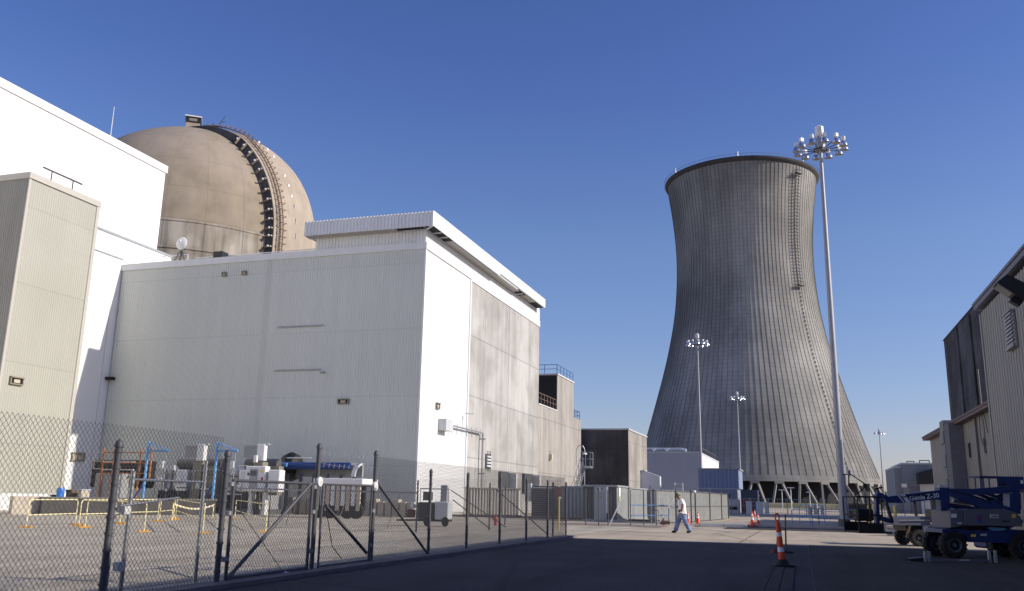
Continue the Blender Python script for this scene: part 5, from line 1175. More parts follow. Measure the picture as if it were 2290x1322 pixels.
b = MB(); b.tube((-.3,0,.15), (.4,0,.15), .12, n=10); b.tube((0,0,0), (0,0,.4), .07, n=8); b.build('fitting', RUSTD, T, local=True)

# leaning delineator post: plane facing the camera
def local_frame(px_, py_, s=1.0):
    P0 = at(px_, py_, Z=0)*1.0; P0 = Vector((P0.x*s, P0.y*s, 0)); n = Vector((math.sin(CY), math.cos(CY), 0))
    r_ = Vector((math.cos(CY), -math.sin(CY), 0))
    def f(x, y, dy=0):
        d = RT*((x-1145)/CF) - UP*((y-661)/CF) + _fw; c = Vector((0,0,CH)); t = ((P0-c).dot(n)+dy)/d.dot(n); q = c+d*t-P0
        return Vector((q.dot(r_), q.dot(n), q.z))
    return P0, f
P0, f = local_frame(1750, 1268)
T = thing('delineator_post', 'leaning orange post with two white bands on a black base, front centre-right', 'delineator', tuple(P0), -CY)
b = MB(); b.rbox((0,0,.03), (.46,.46,.06), .02); b.build('base', RUBBER, T, local=True)
b = MB(); b.lathe([(.15,.06),(.13,.12),(.09,.16),(.08,.17)], (0,0,0), 16); b.build('base_hub', RUBBER, T, smooth=True, local=True)
bot = f(1749, 1256); top = f(1739, 1163); top.y = .02; bot.y = 0; ax_ = top-bot; L = ax_.length
def dl(t0, t1, r0, r1, nm, m_):
    b = MB(); b.tube(bot+ax_*t0, bot+ax_*t1, r0, r1, n=16); return b.build(nm, m_, T, smooth=True, local=True)
rr = lambda t: .078-.026*t
for t0, t1, m_, nm in ((0,.235,DELOR,'tube'),(.235,.345,REFL,'reflective_band'),(.345,.60,DELOR,'tube'),(.60,.70,REFL,'reflective_band'),(.70,.93,DELOR,'tube')): dl(t0, t1, rr(t0), rr(t1), nm, m_)
dl(.93, .97, rr(.93), .03, 'neck', DELOR)
b = MB(); u = ax_.normalized(); c = bot+ax_*.97+u*.09; pts = []
for i in range(13):
    a = math.pi*2*i/12; pts.append(c+Vector((1,0,0))*(.048*math.sin(a))+u*(-.085*math.cos(a)))
b.path(pts, .016, 6); b.build('handle_loop', DELOR, T, smooth=True, local=True)
P0, f = local_frame(1758, 1237)
T = thing('chain_stanchion', 'thin dark rusty stanchion with hanging chain, just behind the orange delineator', 'stanchion', tuple(P0), -CY)
tp = f(1756, 1150); b = MB(); b.tube((0,0,0), (tp.x, 0, tp.z), .028, .02, n=8); b.build('pole', RUSTD, T, local=True)
b = MB(); b.lathe([(.02,.09),(.1,.08),(.22,.04),(.24,0)], (0,0,0), 16); b.build('base', RUBBER, T, smooth=True, local=True)
b = MB(); l = f(1734, 1238); b.path([f(1756,1183)+Vector((0,-.02,0)), f(1738,1190), f(1737,1220), Vector((l.x,0,.05))], .012, 5); b.build('chain', BLACKP, T, local=True)
b = MB(); b.lathe([(.02,.12),(.1,.1),(.14,.0)], (l.x, 0, 0), 12); b.build('side_foot', mat('dull_red_foot', (.12,.02,.015), .6), T, smooth=True, local=True)
for lab, px_, py_ in (('yellow bollard seen behind the black basket', 1966, 1171), ('shorter yellow bollard left of the other, behind the basket rail', 1944, 1146), ('yellow bollard seen through the gap in the blue jib', 2004, 1150)):
    p = at(px_, 1171, Y=74); T = thing('safety_bollard', lab, 'bollard', (p.x, 74, 0), 0, 'yellow bollards by the side road')
    b = MB(); b.lathe([(.11,0),(.11,1.35),(.09,1.42),(.05,1.46),(0,1.47)], (0,0,0), 14); b.build('post', YEL, T, smooth=True, local=True)
    b = MB(); b.lathe([(.2,0),(.2,.03),(.11,.03)], (0,0,0), 14); b.build('foot_plate', GALVD, T, local=True)

# small yard of tanks and panels in front of the tower basin
Yp = 118.0
for i, (xa, xb, yt, lab) in enumerate(((1668,1681,1122,'pale sheet panel nearest the dark red container'), (1690,1706,1123,'pale sheet panel in the middle, before the tower legs'), (1710,1718,1125,'narrow pale panel right of the other two'))):
    a, c = at(xa, yt, Y=Yp), at(xb, yt, Y=Yp); T = thing('sheet_panel', lab, 'panel', ((a.x+c.x)/2, Yp, 0), 0, 'pale sheet panels in the distance')
    b = MB(); b.ribs((a.x, Yp), (c.x, Yp), .05, a.z, (0,-1), .25, .03); b.box((a.x, Yp+.01, .05), (c.x, Yp+.5, a.z)); b.build('sheet', mat('pale_panel', (.55,.58,.60), .5, var=.06) if i == 0 else bpy.data.materials['pale_panel'], T)
    b = MB(); b.box((a.x-.1, Yp-.05, a.z), (c.x+.1, Yp+.55, a.z+.08)); b.build('cap', LGREY, T)
a, c = at(1720, 1128, Y=125), at(1900, 1131, Y=125)
T = thing('site_fence', 'thin grey wire fence with many posts in front of the tower basin', 'fence', ((a.x+c.x)/2, 125, 0))
for i in range(22):
    x = a.x-12+(c.x-a.x+40)*i/21; post(T, (x, 125, 0), 2.1, .05, GALV, cap=False)
b = MB()
for i in range(150):
    x = a.x-12+(c.x-a.x+40)*i/149; b.tube((x, 125, .1), (x, 125, 2.0), .018, n=3)
for z in (.2, 1.1, 2.0): b.tube((a.x-12, 125, z), (c.x+28, 125, z), .03, n=4)
b.build('mesh', GALV, T)
for i, (px_, w_, h_, lab) in enumerate(((1812,9,16,'round pale tank, left one of three behind the site fence'), (1826,11,18,'round pale tank, middle one behind the site fence'), (1841,9,15,'round pale tank, right one behind the site fence'))):
    Yq = 135; p = at(px_, 1150, Y=Yq); k = (at(px_+1, 1140, Y=Yq)-at(px_, 1140, Y=Yq)).length
    T = thing('storage_tank', lab, 'tank', (p.x, Yq, 0), 0, 'pale tanks behind the site fence'); r_ = w_*k/2; h = h_*k
    b = MB(); b.lathe([(r_,.1),(r_,h),(r_*.7,h+.3),(.01,h+.45)], (0,0,0), 20); b.build('vessel', GREYP, T, smooth=True, local=True)
    b = MB(); b.lathe([(r_*1.1,0),(r_*1.1,.1),(r_*.5,.1)], (0,0,0), 20); b.build('plinth', LIGHTC, T, local=True)
for i, (px_, yt, yd, lab) in enumerate(((1693,1108,260,'tiny lamp post with double head in front of the tower legs, far left'), (1770,1090,240,'leaning thin pole before the tower legs, centre'), (1750,1095,270,'short thin pole before the tower legs, left of centre'), (1812,1100,270,'short thin pole before the tower legs, right of centre'))):
    p = at(px_, 1130, Y=yd); t = at(px_, yt, Y=yd); T = thing('utility_pole', lab, 'pole', (p.x, yd, 0), 0, 'thin poles before the cooling tower')
    b = MB(); b.tube((0,0,0), (0,0,t.z), .14, .09, n=6); b.build('pole', STEELW, T, local=True)
    b = MB(); b.box((-.9,-.1,t.z-.2), (.9,.1,t.z)); b.build('crossarm', STEELW, T, local=True)
a, c = at(1898, 1128, Y=95), at(1952, 1166, Y=95)
T = thing('dark_green_container', 'dark container behind the mast base and black lift basket', 'container', ((a.x+c.x)/2, 95, 0))
b = MB(); b.ribs((a.x, 95), (c.x, 95), .1, a.z, (0,-1), .3, .05); b.box((a.x, 95.02, .1), (c.x, 101, a.z)); b.build('body', mat('dark_green_metal', (.02,.028,.026), .6, var=.15), T)
b = MB(); b.box((a.x-.05, 94.93, a.z), (c.x+.05, 101, a.z+.1)); b.build('top_rail', DGREY, T)
# long low pallet of pale slabs right of the mast
for i, (xa, xb, yb, yt, lab) in enumerate(((1985,2030,1198,1185,'low stack of pale slabs by the side road, between the basket and the utility truck'),)):
    a, c = at(xa, yb, Z=0), at(xb, yb, Z=0); T = thing('slab_stack', lab, 'slab stack', ((a.x+c.x)/2, a.y, 0))
    for k in range(3): b = MB(); b.rbox(((a.x+c.x)/2, a.y+.4, .09+k*.16), (c.x-a.x, .8, .14), .02); b.build('slab', GREYP if k < 2 else LIGHTC, T)

# ------------------------------------------------------------ trees
def tree(x, y, h, cw, label, seed):
    rnd = random.Random(seed); T = thing('tree', label, 'tree', (x, y, 0), 0, 'distant trees right of the tower')
    b = MB(); b.tube((0,0,0), (0,0,h*.45), h*.035, h*.02, n=8)
    for k in range(6): a = k*1.05; b.tube((0,0,h*(.3+.03*k)), (cw*.35*math.cos(a), cw*.35*math.sin(a), h*(.6+.05*k)), h*.014, h*.006, n=5)
    b.build('trunk', BARK, T, local=True)
    b = MB(); cl = [(rnd.uniform(-.5,.5)*cw, rnd.uniform(-.5,.5)*cw, h*rnd.uniform(.35,.9), rnd.uniform(.14,.26)*cw) for _ in range(16)]
    for (cx, cy, cz, cr) in cl:
        for _ in range(130):
            v = Vector((rnd.gauss(0,1), rnd.gauss(0,1), rnd.gauss(0,1))).normalized()*cr*rnd.uniform(.5,1.05); p = Vector((cx, cy, cz))+v
            d1 = Vector((rnd.gauss(0,1), rnd.gauss(0,1), rnd.gauss(0,1))).normalized()*h*.035; d2 = d1.orthogonal().normalized()*h*.02
            b.add([p-d1, p-d2, p+d1, p+d2], [(0,1,2,3)])
    b.build('crown', LEAF, T, local=True)
for i, (px_, yt, yd, cwp, lab) in enumerate(((1990,1099,330,26,'dark bushy tree behind the lift basket, right of the tower foot'), (2003,1107,345,22,'lower bushy tree touching the far grey building'), (1978,1108,350,20,'small round tree under the farthest light mast'))):
    t = at(px_, yt, Y=yd); tree(t.x, yd, t.z, cwp/1965*yd*1.0, lab, 31+i)

# ------------------------------------------------------------ boom lift (faces the camera side-on, drawn in its own upright plane)
P0, f = local_frame(2135, 1243, .95)
BLUED = mat('lift_blue', (.006,.030,.15), .4, var=.12, scale=3)
GCOV = mat('lift_grey_cover', (.13,.13,.165), .5, var=.08, scale=2)
T = thing('boom_lift', 'blue and grey articulated boom lift with black basket and lettered boom, lower right', 'boom lift', tuple(P0), -CY, 'aerial work lifts')
def plate(pts, y0, y1, nm, m_, par=None):
    b = MB(); q = [f(x, y) for x, y in pts]; b.prism([Vector((p.x, y0, p.z)) for p in q], (0, y1-y0, 0)); return b.build(nm, m_, par or T, local=True)
def wheel(cx, cy, rpx, y0, wd, par=T, ff=None):
    ff = ff or f; c = ff(cx, cy); r_ = abs(ff(cx+rpx, cy).x-c.x)
    b = MB(); b.lathe([(r_*.55, 0), (r_*.9, .0), (r_, .05), (r_, wd-.05), (r_*.9, wd), (r_*.55, wd)], (c.x, y0, r_), 28, axis='y')
    for k in range(20):
        a = 2*math.pi*k/20; b.cbox((c.x+r_*1.0*math.cos(a), y0+wd/2, r_+r_*1.0*math.sin(a)), (.04, wd*.8, .04))
    w_ = b.build('wheel', RUBBER, par, smooth=True, local=True)
    b = MB(); b.lathe([(.001, .06), (r_*.15, .03), (r_*.2, .06), (r_*.45, .09), (r_*.5, .03), (r_*.58, .01)], (c.x, y0, r_), 24, axis='y'); rm = b.build('rim', GCOV, w_, smooth=True, local=True)
    b = MB(); b.lathe([(r_*.24, .045), (r_*.25, .07), (r_*.34, .07), (r_*.36, .045)], (c.x, y0-.03, r_), 12, axis='y'); b.build('hub_ring', BLACKP, rm, local=True)
wheel(2135, 1215, 29, 0, .26); wheel(2292, 1215, 29, 0, .26); wheel(2135, 1215, 29, 1.05, .24); wheel(2292, 1215, 29, 1.05, .24)
plate([(2112,1184),(2160,1183),(2163,1186),(2262,1186),(2300,1186),(2300,1214),(2262,1215),(2170,1213),(2165,1196),(2112,1192)], .12, 1.15, 'chassis', BLUED)
plate([(2127,1143),(2140,1139),(2156,1141),(2156,1176),(2128,1180)], .05, 1.2, 'battery_cover', GCOV)
plate([(2157,1141),(2165,1138),(2245,1139),(2270,1146),(2282,1156),(2286,1178),(2240,1176),(2157,1175)], -.02, 1.24, 'turntable_cover', GCOV)
plate([(2150,1177),(2262,1178),(2255,1186),(2165,1184)], .25, 1.0, 'turntable_bearing', BLACKP)
plate([(2212,1181),(2220,1179),(2252,1181),(2255,1184),(2245,1187),(2224,1187)], .10, .2, 'hose_guard', SKYBLUE)
plate([(2129,1149),(2141,1149),(2141,1158),(2129,1158)], .035, .048, 'warning_label', REFL)
plate([(2213,1150),(2232,1151),(2232,1159),(2212,1158)], -.035, -.022, 'warning_label', LGREY)
plate([(2216,1153.5),(2230,1154),(2230,1156),(2216,1155.5)], -.045, -.036, 'label_print', BLACKP)
plate([(2184,1153),(2194,1151),(2194,1168),(2186,1168)], -.035, -.022, 'decal', mat('decal_blue', (.03,.05,.42), .5))
plate([(2184,1158),(2192,1153),(2193,1163)], -.045, -.036, 'decal', mat('decal_orange', (.30,.05,.02), .5))
plate([(2198,1194),(2211,1194),(2211,1199),(2197,1199)], .10, .118, 'warning_label', LGREY)
plate([(2116,1090),(2138,1090),(2140,1140),(2120,1142)], .40, .70, 'riser', BLUED)
plate([(2115,1083.5),(2119,1083),(2119,1090),(2115,1090)], .42, .46, 'cap_bolt', STEELW)
for xx in (2120, 2125, 2130): plate([(xx,1083.5),(xx+4,1083.5),(xx+4,1090),(xx,1090)], .42, .5, 'cap_bolt', STEELW)
plate([(2136,1092),(2190,1093),(2290,1086),(2300,1086),(2300,1101),(2203,1107),(2180,1106),(2140,1100)], .42, .66, 'upper_arm', BLUED)
plate([(2140,1100),(2180,1104),(2230,1122),(2276,1136),(2276,1147),(2225,1143),(2140,1110)], .30, .42, 'lower_arm', BLUED)
plate([(2140,1124),(2200,1133),(2228,1141),(2200,1144),(2140,1134)], .66, .78, 'link_arm', BLUED)
plate([(2274,1103),(2300,1103),(2300,1150),(2276,1150)], .38, .72, 'elbow', BLUED)
b = MB(); b.tube(f(2150,1120)+Vector((0,.5,0)), f(2215,1128)+Vector((0,.5,0)), .05, n=8); b.build('cylinder', GALV, T, smooth=True, local=True)
bm_ = plate([(2000,1111),(2022,1107.5),(2118,1096),(2118,1117),(2030,1125),(2000,1125)], .45, .65, 'main_boom', BLUED)
plate([(2021,1107),(2026,1106.7),(2040,1124.3),(2035,1124.8)], .438, .449, 'boom_stripe', LGREY, bm_)
plate([(2029,1106.3),(2038,1105.2),(2052,1123),(2043,1123.8)], .438, .449, 'boom_stripe', REFL, bm_)
c = f(2083, 1111.5); sc_ = abs(f(2117,1111).x-f(2049,1111).x)
tx = text('Genie Z-30', .285, (0,0,0), (R(90), R(-7.2), 0), REFL, bm_, ext=.003, bold=.006); tx.location = (c.x, .443, c.z)
tx.scale = (1,1,1)
wd_ = max(v.co.x for v in tx.data.vertices)-min(v.co.x for v in tx.data.vertices); k = sc_/wd_; tx.scale = (k, k, 1)
plate([(1975,1106),(1983,1101),(1990,1105),(2004,1112),(2004,1124),(1992,1124),(1976,1116)], .42, .68, 'boom_head', BLUED)
plate([(1974,1113),(1981,1113),(1982,1172),(1975,1172)], .46, .64, 'jib_upright', BLUED)
plate([(1981,1150),(1985,1154),(2014,1165),(2014,1172),(1981,1164)], .46, .64, 'jib_arm', BLUED)
plate([(1997,1122),(2000,1121),(2014,1165),(2010,1167)], .46, .60, 'jib_link', BLACKP)
for k in range(3):
    pts = [f(1984+k*2, 1114), f(1991+k*2, 1122), f(1986+k*2, 1132), f(1983+k, 1140)]; b = MB(); b.path([p+Vector((0,.40,0)) for p in pts], .014, 5); b.build('hydraulic_hose', GALV, T, local=True)
b = MB(); b.path([f(1972,1101)+Vector((0,.5,0)), f(1972,1094)+Vector((0,.5,0)), f(1982,1091)+Vector((0,.5,0)), f(1990,1090)+Vector((0,.5,0))], .022, 6); b.tube(f(1979,1108)+Vector((0,.5,0)), f(1980,1091)+Vector((0,.5,0)), .02, n=6); b.build('control_handle', BLACKP, T, local=True)
for pts_ in ([(2142,1098),(2160,1101),(2190,1110),(2230,1126)], [(2142,1127),(2170,1133),(2200,1142),(2215,1146)], [(2110,1100),(2090,1103),(2060,1108),(2030,1112)], [(2160,1184),(2170,1192),(2176,1200)]):
    b = MB(); b.path([f(*q)+Vector((0,.27 if pts_[0][0] > 2120 else .43,0)) for q in pts_], .013, 5); b.build('hydraulic_hose', BLACKP, T, local=True)
for q0, q1, m_ in (((2262,1150),(2270,1158),YEL), ((2140,1168),(2150,1172),LGREY), ((2240,1164),(2256,1167),BLACKP), ((2176,1195),(2186,1201),YEL)):
    plate([q0, (q1[0],q0[1]), q1, (q0[0],q1[1])], -.04 if q0[1] < 1180 else .09, -.02 if q0[1] < 1180 else .118, 'decal', m_)
# basket
bk0, bk1, zb, zt, zm = f(1917,1112).x, f(1970,1112).x, f(1940,1193).z, f(1940,1111).z, f(1940,1152).z
b = MB()
for x in (bk0, (bk0+bk1)/2, bk1):
    for y in (.0, 1.1): b.tube((x, y, zb), (x, y, zt), .022, n=6)
for z in (zt, zm):
    b.path([(bk0,0,z), (bk1,0,z), (bk1,1.1,z), (bk0,1.1,z), (bk0,0,z)], .022, 6)
b.build('basket_rails', BLACKP, T, smooth=True, local=True)
b = MB(); b.box((bk0, 0, zb), (bk1+.25, 1.1, zb+.05)); b.box((bk0, -.01, zb), (bk1, .01, zm*.55+zb*.45)); b.box((bk0, 1.09, zb), (bk1, 1.11, zb+.3)); bs = b.build('basket_floor', BLACKP, T, local=True)
b = MB(); b.rbox((bk0+.35, .55, zm+.0), (.5, .35, .35), .04); b.build('control_box', BLACKP, T, local=True)
b = MB(); b.path([f(1892,1060)+Vector((0,.3,0)), f(1913,1061)+Vector((0,.3,0)), f(1948,1085)+Vector((0,.3,0)), f(1925,1106)+Vector((0,.3,0))], .016, 6); b.tube(f(1907,1062)+Vector((0,.3,0)), f(1907,1085)+Vector((0,.3,0)), .02, n=6); b.build('hook_frame', BLACKP, T, local=True)
b = MB(); c = f(1906, 1056); b.lathe([(.02,-.07),(.06,-.06),(.06,.06),(.02,.07)], (c.x, .3, c.z), 10); b.build('beacon', GALV, T, smooth=True, local=True)

# second lift: blue platform stowed behind the boom
T = thing('scissor_lift', 'blue lift platform with guard rails stowed behind the boom lift, right edge', 'scissor lift', (5.65, 30.2, 0), -CY, 'aerial work lifts')
P0 = T.location.copy()
def f2(x, y):
    n = Vector((math.sin(CY), math.cos(CY), 0)); r_ = Vector((math.cos(CY), -math.sin(CY), 0)); d = RT*((x-1145)/CF) - UP*((y-661)/CF) + _fw; c = Vector((0,0,CH)); t = ((P0-c).dot(n))/d.dot(n); q = c+d*t-P0
    return Vector((q.dot(r_), 0, q.z))
xa, xb, xc, z0, z1 = f2(2193,1080).x, f2(2231,1080).x, f2(2288,1080).x, f2(2240,1093).z, f2(2240,1067).z
b = MB()
for x in (xa, (xa+xb)/2, xb, xc):
    for y in (0, .8): b.tube((x, y, z0), (x, y, z1), .02, n=6)
for z in (z1,): b.path([(xa,0,z), (xc,0,z), (xc,.8,z), (xa,.8,z), (xa,0,z)], .024, 6)
b.build('guard_rail', BLUED, T, local=True)
b = MB(); b.box((xb, -.02, z0), (xc, 0, z1-.02)); pn = b.build('platform_panel', BLUED, T, local=True)
b = MB(); q0, q1 = f2(2236,1080), f2(2247,1088); b.box((q0.x, -.05, q1.z), (q1.x, -.021, q0.z)); b.build('document_box', BLACKP, pn, local=True)
b = MB(); q0, q1 = f2(2281,1074), f2(2287,1082); b.box((q0.x, -.03, q1.z), (q1.x, -.021, q0.z)); b.build('warning_label', REFL, pn, local=True)
b = MB(); b.box((xa, 0, z0-.1), (xc, .8, z0)); b.build('platform_deck', DGREY, T, local=True)
b = MB()
for k in range(3):
    zz = .6+k*(z0-.7)/3; zn = .6+(k+1)*(z0-.7)/3
    for y in (.1, .7): b.bar((xa+.1, y, zz), (xc-.1, y, zn), .05, .1); b.bar((xc-.1, y, zz), (xa+.1, y, zn), .05, .1)
b.build('scissor_arms', BLUED, T, local=True)
b = MB(); b.rbox(((xa+xc)/2, .4, .42), (xc-xa, .8, .4), .05); b.build('chassis', BLUED, T, local=True)
for x in (xa+.25, xc-.25):
    b = MB(); b.lathe([(.05,-.07),(.16,-.07),(.2,-.04),(.2,.04),(.16,.07),(.05,.07)], (x, .05, .2), 16, axis='y'); b.build('wheel', RUBBER, T, smooth=True, local=True)

# utility truck half hidden behind the lift
P0, f = local_frame(2057, 1222)
T = thing('utility_truck', 'small grey utility truck with black cab, partly behind the blue boom', 'utility vehicle', tuple(P0), -CY)
TG = mat('truck_grey', (.13,.14,.21), .45, var=.08, scale=2)
plate([(2010,1157),(2080,1155),(2084,1175),(2014,1175)], .1, 1.4, 'cargo_bed', TG)
plate([(2012,1163),(2082,1162),(2083,1165),(2012,1166)], .07, .1, 'bed_trim', BLUEGREY)
plate([(2066,1177),(2100,1176),(2125,1180),(2125,1200),(2106,1203),(2078,1203),(2066,1190)], .05, 1.45, 'front_body', TG)
plate([(2030,1176),(2066,1176),(2070,1186),(2034,1188)], .2, 1.3, 'rear_frame', BLACKP)
plate([(2036,1176),(2040,1176),(2034,1203),(2030,1203)], .1, .2, 'mud_flap', RUSTD)
plate([(2082,1102),(2090,1099),(2116,1098),(2128,1101),(2128,1105),(2080,1107)], .0, 1.5, 'cab_roof', BLACKP)
plate([(2080,1107),(2085,1107),(2096,1176),(2090,1176)], .0, .08, 'cab_pillar', BLACKP)
plate([(2117,1105),(2122,1105),(2124,1180),(2119,1180)], .0, .08, 'cab_pillar', BLACKP)
plate([(2080,1107),(2085,1107),(2096,1176),(2090,1176)], 1.42, 1.5, 'cab_pillar', BLACKP)
plate([(2086,1108),(2117,1106),(2119,1150),(2092,1152)], .02, .05, 'cab_window', GLASS)
plate([(2092,1152),(2119,1150),(2120,1178),(2096,1178)], .0, .1, 'cab_door', BLACKP)
plate([(2098,1140),(2112,1140),(2114,1170),(2098,1170)], .5, 1.0, 'seat', BLACKP)
wheel(2057, 1205, 18, 0, .22, T, f); wheel(2112, 1204, 19, 0, .22, T, f); wheel(2057, 1205, 18, 1.3, .2, T, f)

# steel dolly lying in front
P0, f = local_frame(2140, 1258)
T = thing('steel_dolly', 'low grey steel dolly frame lying on the dark slab in front of the boom lift', 'dolly', tuple(P0), -CY)
plate([(2078,1250),(2216,1252),(2216,1257),(2078,1255)], .0, .08, 'beam', GCOV)
plate([(2145,1251),(2168,1251.5),(2168,1254.5),(2145,1254)], -.012, -.001, 'label_strip', LGREY)
for a_ in (2067, 2076): plate([(a_,1233),(a_+5,1233),(a_+7,1257),(a_+1,1257)], .0, .06, 'upright', GREYP)
for a_ in (2210, 2224): plate([(a_,1231),(a_+5,1231),(a_+8,1259),(a_+2,1259)], .0, .06, 'upright', GREYP)
plate([(2038,1250),(2070,1247),(2084,1258),(2040,1256)], .05, .4, 'foot', BLACKP)
plate([(2204,1257),(2236,1257),(2236,1261),(2204,1261)], .05, .4, 'foot', BLACKP)

# crumpled plastic sheet caught at the foot of the fence
p = at(632, 1290, Z=0); b = MB(); vs = []; n = 14; rnd = random.Random(5)
for j in range(6):
    for i in range(n):
        th = 2*math.pi*i/n; q = (1-j/5.0); vs.append((p.x+.17*q*math.cos(th)*(1+rnd.uniform(-.2,.2)), p.y+.12*q*math.sin(th)*(1+rnd.uniform(-.2,.2)), .01+.09*(1-q*q)*(1+rnd.uniform(-.3,.3))))
b.add(vs, [(j*n+i, j*n+(i+1) % n, (j+1)*n+(i+1) % n, (j+1)*n+i) for j in range(5) for i in range(n)])
tag(b.build('plastic_sheet', PAPER), 'crumpled white plastic scrap at the foot of the diagonal-braced gate', 'litter')

# ------------------------------------------------------------ walking man
P0, f = local_frame(1524, 1192)
T = thing('person', 'man in white t-shirt, faded jeans and camouflage hat walking left across the road', 'person', tuple(P0), -CY)
def skin(name, pts, edges, m, parent, root=0, sub=2):
    me = bpy.data.meshes.new(name); me.from_pydata([p[:3] for p in pts], edges, []); me.materials.append(m)
    o = bpy.data.objects.new(name, me); COL.objects.link(o); o.parent = parent
    md = o.modifiers.new('skin', 'SKIN'); md.use_smooth_shade = True
    sv = me.skin_vertices[0].data
    for i, p in enumerate(pts):
        r_ = p[3]; sv[i].radius = r_ if isinstance(r_, tuple) else (r_, r_); sv[i].use_root = (i == root)
    sd_ = o.modifiers.new('sub', 'SUBSURF'); sd_.levels = sub; sd_.render_levels = sub
    dg = bpy.context.evaluated_depsgraph_get(); me2 = bpy.data.meshes.new_from_object(o.evaluated_get(dg)); me2.name = name
    o.modifiers.clear(); o.data = me2
    me2.materials.clear(); me2.materials.append(m)
    for p_ in me2.polygons: p_.use_smooth = True
    return o
# local x = photo right, y = away, z = up; he walks towards -x with the head bowed
hip = (.03, 0, .95)
body = [(.03,0,.95,.13),            #0 pelvis
 (.045,0,1.12,(.125,.12)),          #1 waist
 (.02,0,1.30,(.14,.12)),            #2 chest
 (-.02,0,1.45,(.13,.09)),           #3 upper chest
 (-.075,0,1.545,.055),              #4 neck
 (-.13,0,1.63,.085),                #5 head
 (-.145,0,1.70,.078),               #6 crown
 # near arm (y negative = towards camera)
 (.0,-.19,1.45,.07),(.045,-.25,1.22,.06),(-.015,-.27,1.00,.05),(-.03,-.27,.94,.04),
 # far arm, bent forward
 (-.02,.19,1.45,.058),(-.02,.22,1.22,.045),(-.19,.20,1.12,.036),(-.25,.19,1.12,.028),
 # near leg: trailing (right in the picture)
 (.06,-.10,.90,.095),(.17,-.10,.50,.062),(.36,-.10,.14,.042),
 # far leg: leading (left)
 (.0,.10,.90,.095),(-.12,.10,.50,.062),(-.25,.10,.10,.042)]
ed = [(0,1),(1,2),(2,3),(3,4),(4,5),(5,6),(3,7),(7,8),(8,9),(9,10),(3,11),(11,12),(12,13),(13,14),(0,15),(15,16),(16,17),(0,18),(18,19),(19,20)]
skin('body', body, ed, SKIN, T)
skin('shirt', [(.06,0,.90,(.21,.20)),(.075,0,1.08,(.215,.19)),(.05,0,1.30,(.215,.19)),(-.01,0,1.46,(.15,.13)),(-.05,0,1.52,.075),(.01,-.17,1.46,.10),(.045,-.23,1.27,.095),(-.02,.17,1.46,.10),(-.02,.22,1.27,.09)],
     [(0,1),(1,2),(2,3),(3,4),(3,5),(5,6),(3,7),(7,8)], SHIRT, T, root=1)
skin('jeans', [(.05,0,.95,(.19,.17)),(.05,0,.86,(.19,.16)),(.10,-.09,.76,.145),(.17,-.10,.50,.115),(.35,-.10,.15,.105),(.37,-.10,.09,.105),
               (-.01,.09,.76,.145),(-.12,.10,.50,.115),(-.245,.10,.14,.105),(-.26,.10,.07,.11)], [(0,1),(1,2),(2,3),(3,4),(4,5),(1,6),(6,7),(7,8),(8,9)], DENIM, T)
skin('shoe', [(.42,-.10,.13,.06),(.37,-.105,.065,.06),(.27,-.11,.05,.058),(.21,-.11,.035,.045)], [(0,1),(1,2),(2,3)], BOOT, T)
skin('shoe', [(-.21,.10,.06,.06),(-.28,.10,.05,.06),(-.38,.10,.045,.056),(-.44,.10,.04,.042)], [(0,1),(1,2),(2,3)], BOOT, T)
def hand(wx, wy, wz, dx, dz, nm):
    d = Vector((dx, 0, dz)).normalized(); s_ = Vector((0,1,0)); pts = [(wx,wy,wz,.026)]; c = Vector((wx,wy,wz))
    palm = c+d*.05; pts.append((*palm, .034)); e = [(0,1)]
    for k in range(4):
        a = palm+s_*(-.030+.02*k)+d*.035; L_ = (.055,.065,.06,.048)[k]; b_ = a+d*L_*.55+Vector((-.012,0,0)); t_ = b_+d*L_*.4+Vector((-.022,0,0)); n0 = len(pts)
        pts += [(*a,.011),(*b_,.009),(*t_,.008)]; e += [(1,n0),(n0,n0+1),(n0+1,n0+2)]
    a = c+d*.03+Vector((-.03,-.02,0)); b_ = a+d*.035+Vector((-.015,-.005,0)); n0 = len(pts); pts += [(*a,.012),(*b_,.009)]; e += [(1,n0),(n0,n0+1)]
    return skin(nm, pts, e, SKIN, T, sub=1)
hand(-.03,-.27,.935, -.15, -1, 'hand'); hand(-.255,.19,1.12, -1, -.1, 'hand')
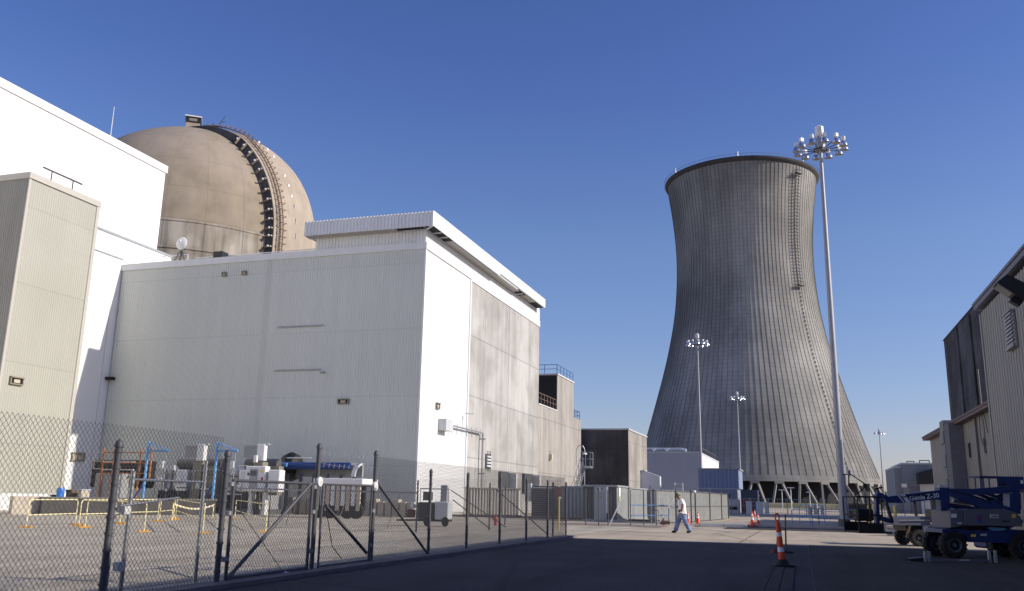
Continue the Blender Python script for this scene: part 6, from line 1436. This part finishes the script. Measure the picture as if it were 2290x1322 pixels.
# hat, brim, beard shadow, nose and ear
b = MB(); b.lathe([(.105,-.01),(.108,.03),(.10,.075),(.075,.11),(.03,.128),(0,.13)], (0,0,0), 20); b.v = [tuple(Matrix.Translation((-.15,0,1.675)) @ Matrix.Rotation(R(-22),4,'Y') @ Vector(v)) for v in b.v]; b.build('hat', CAMO, T, smooth=True, local=True)
b = MB(); b.lathe([(.10,.0),(.165,-.035),(.168,-.028),(.10,.012)], (0,0,0), 20); b.v = [tuple(Matrix.Translation((-.15,0,1.675)) @ Matrix.Rotation(R(-22),4,'Y') @ Vector(v)) for v in b.v]; b.build('hat_brim', CAMO, T, smooth=True, local=True)
skin('nose', [(-.205,0,1.64,.014),(-.228,0,1.615,.015),(-.21,0,1.605,.013)], [(0,1),(1,2)], SKIN, T, sub=1)
for y in (-.083, .083):
    b = MB(); b.lathe([(.006,-.012),(.022,-.008),(.028,0),(.022,.008),(.006,.012)], (-.115, y, 1.625), 12, axis='y'); b.build('ear', SKIN, T, smooth=True, local=True)
for y in (-.03, .03):
    b = MB(); b.lathe([(0,-.011),(.009,-.006),(.011,0),(.009,.006),(0,.011)], (-.211, y, 1.638), 8); b.build('eye', BLACKP, T, smooth=True, local=True)
b = MB(); b.cbox((-.205,0,1.578), (.018,.05,.010)); b.build('mouth', mat('lips', (.18,.07,.05), .6), T, local=True)
skin('hair', [(-.09,0,1.66,.084),(-.085,0,1.60,.06)], [(0,1)], BROWN, T, sub=1)
b = MB(); b.cbox((-.10,-.16,.98), (.10,.05,.12)); b.build('belt_pouch', BLACKP, T, local=True)
b = MB(); b.tube((.19,0,.955), (-.11,0,.955), .0, n=4) if False else b.lathe([(.140,-.02),(.150,-.01),(.150,.02),(.140,.03)], (.04,0,.925), 24); b.build('belt', BOOT, T, smooth=True, local=True)
# folded papers held at his far side
t2 = thing('paper_sheets', 'folded white papers held in front of the walking man', 'papers', tuple(P0+Vector((0,0,1.12))), -CY)
b = MB()
for k in range(3): b.cbox((-.29-.012*k, .17, .02+.01*k), (.004, .20, .28), 0, R(8*k))
b.build('sheets', PAPER, t2, local=True)
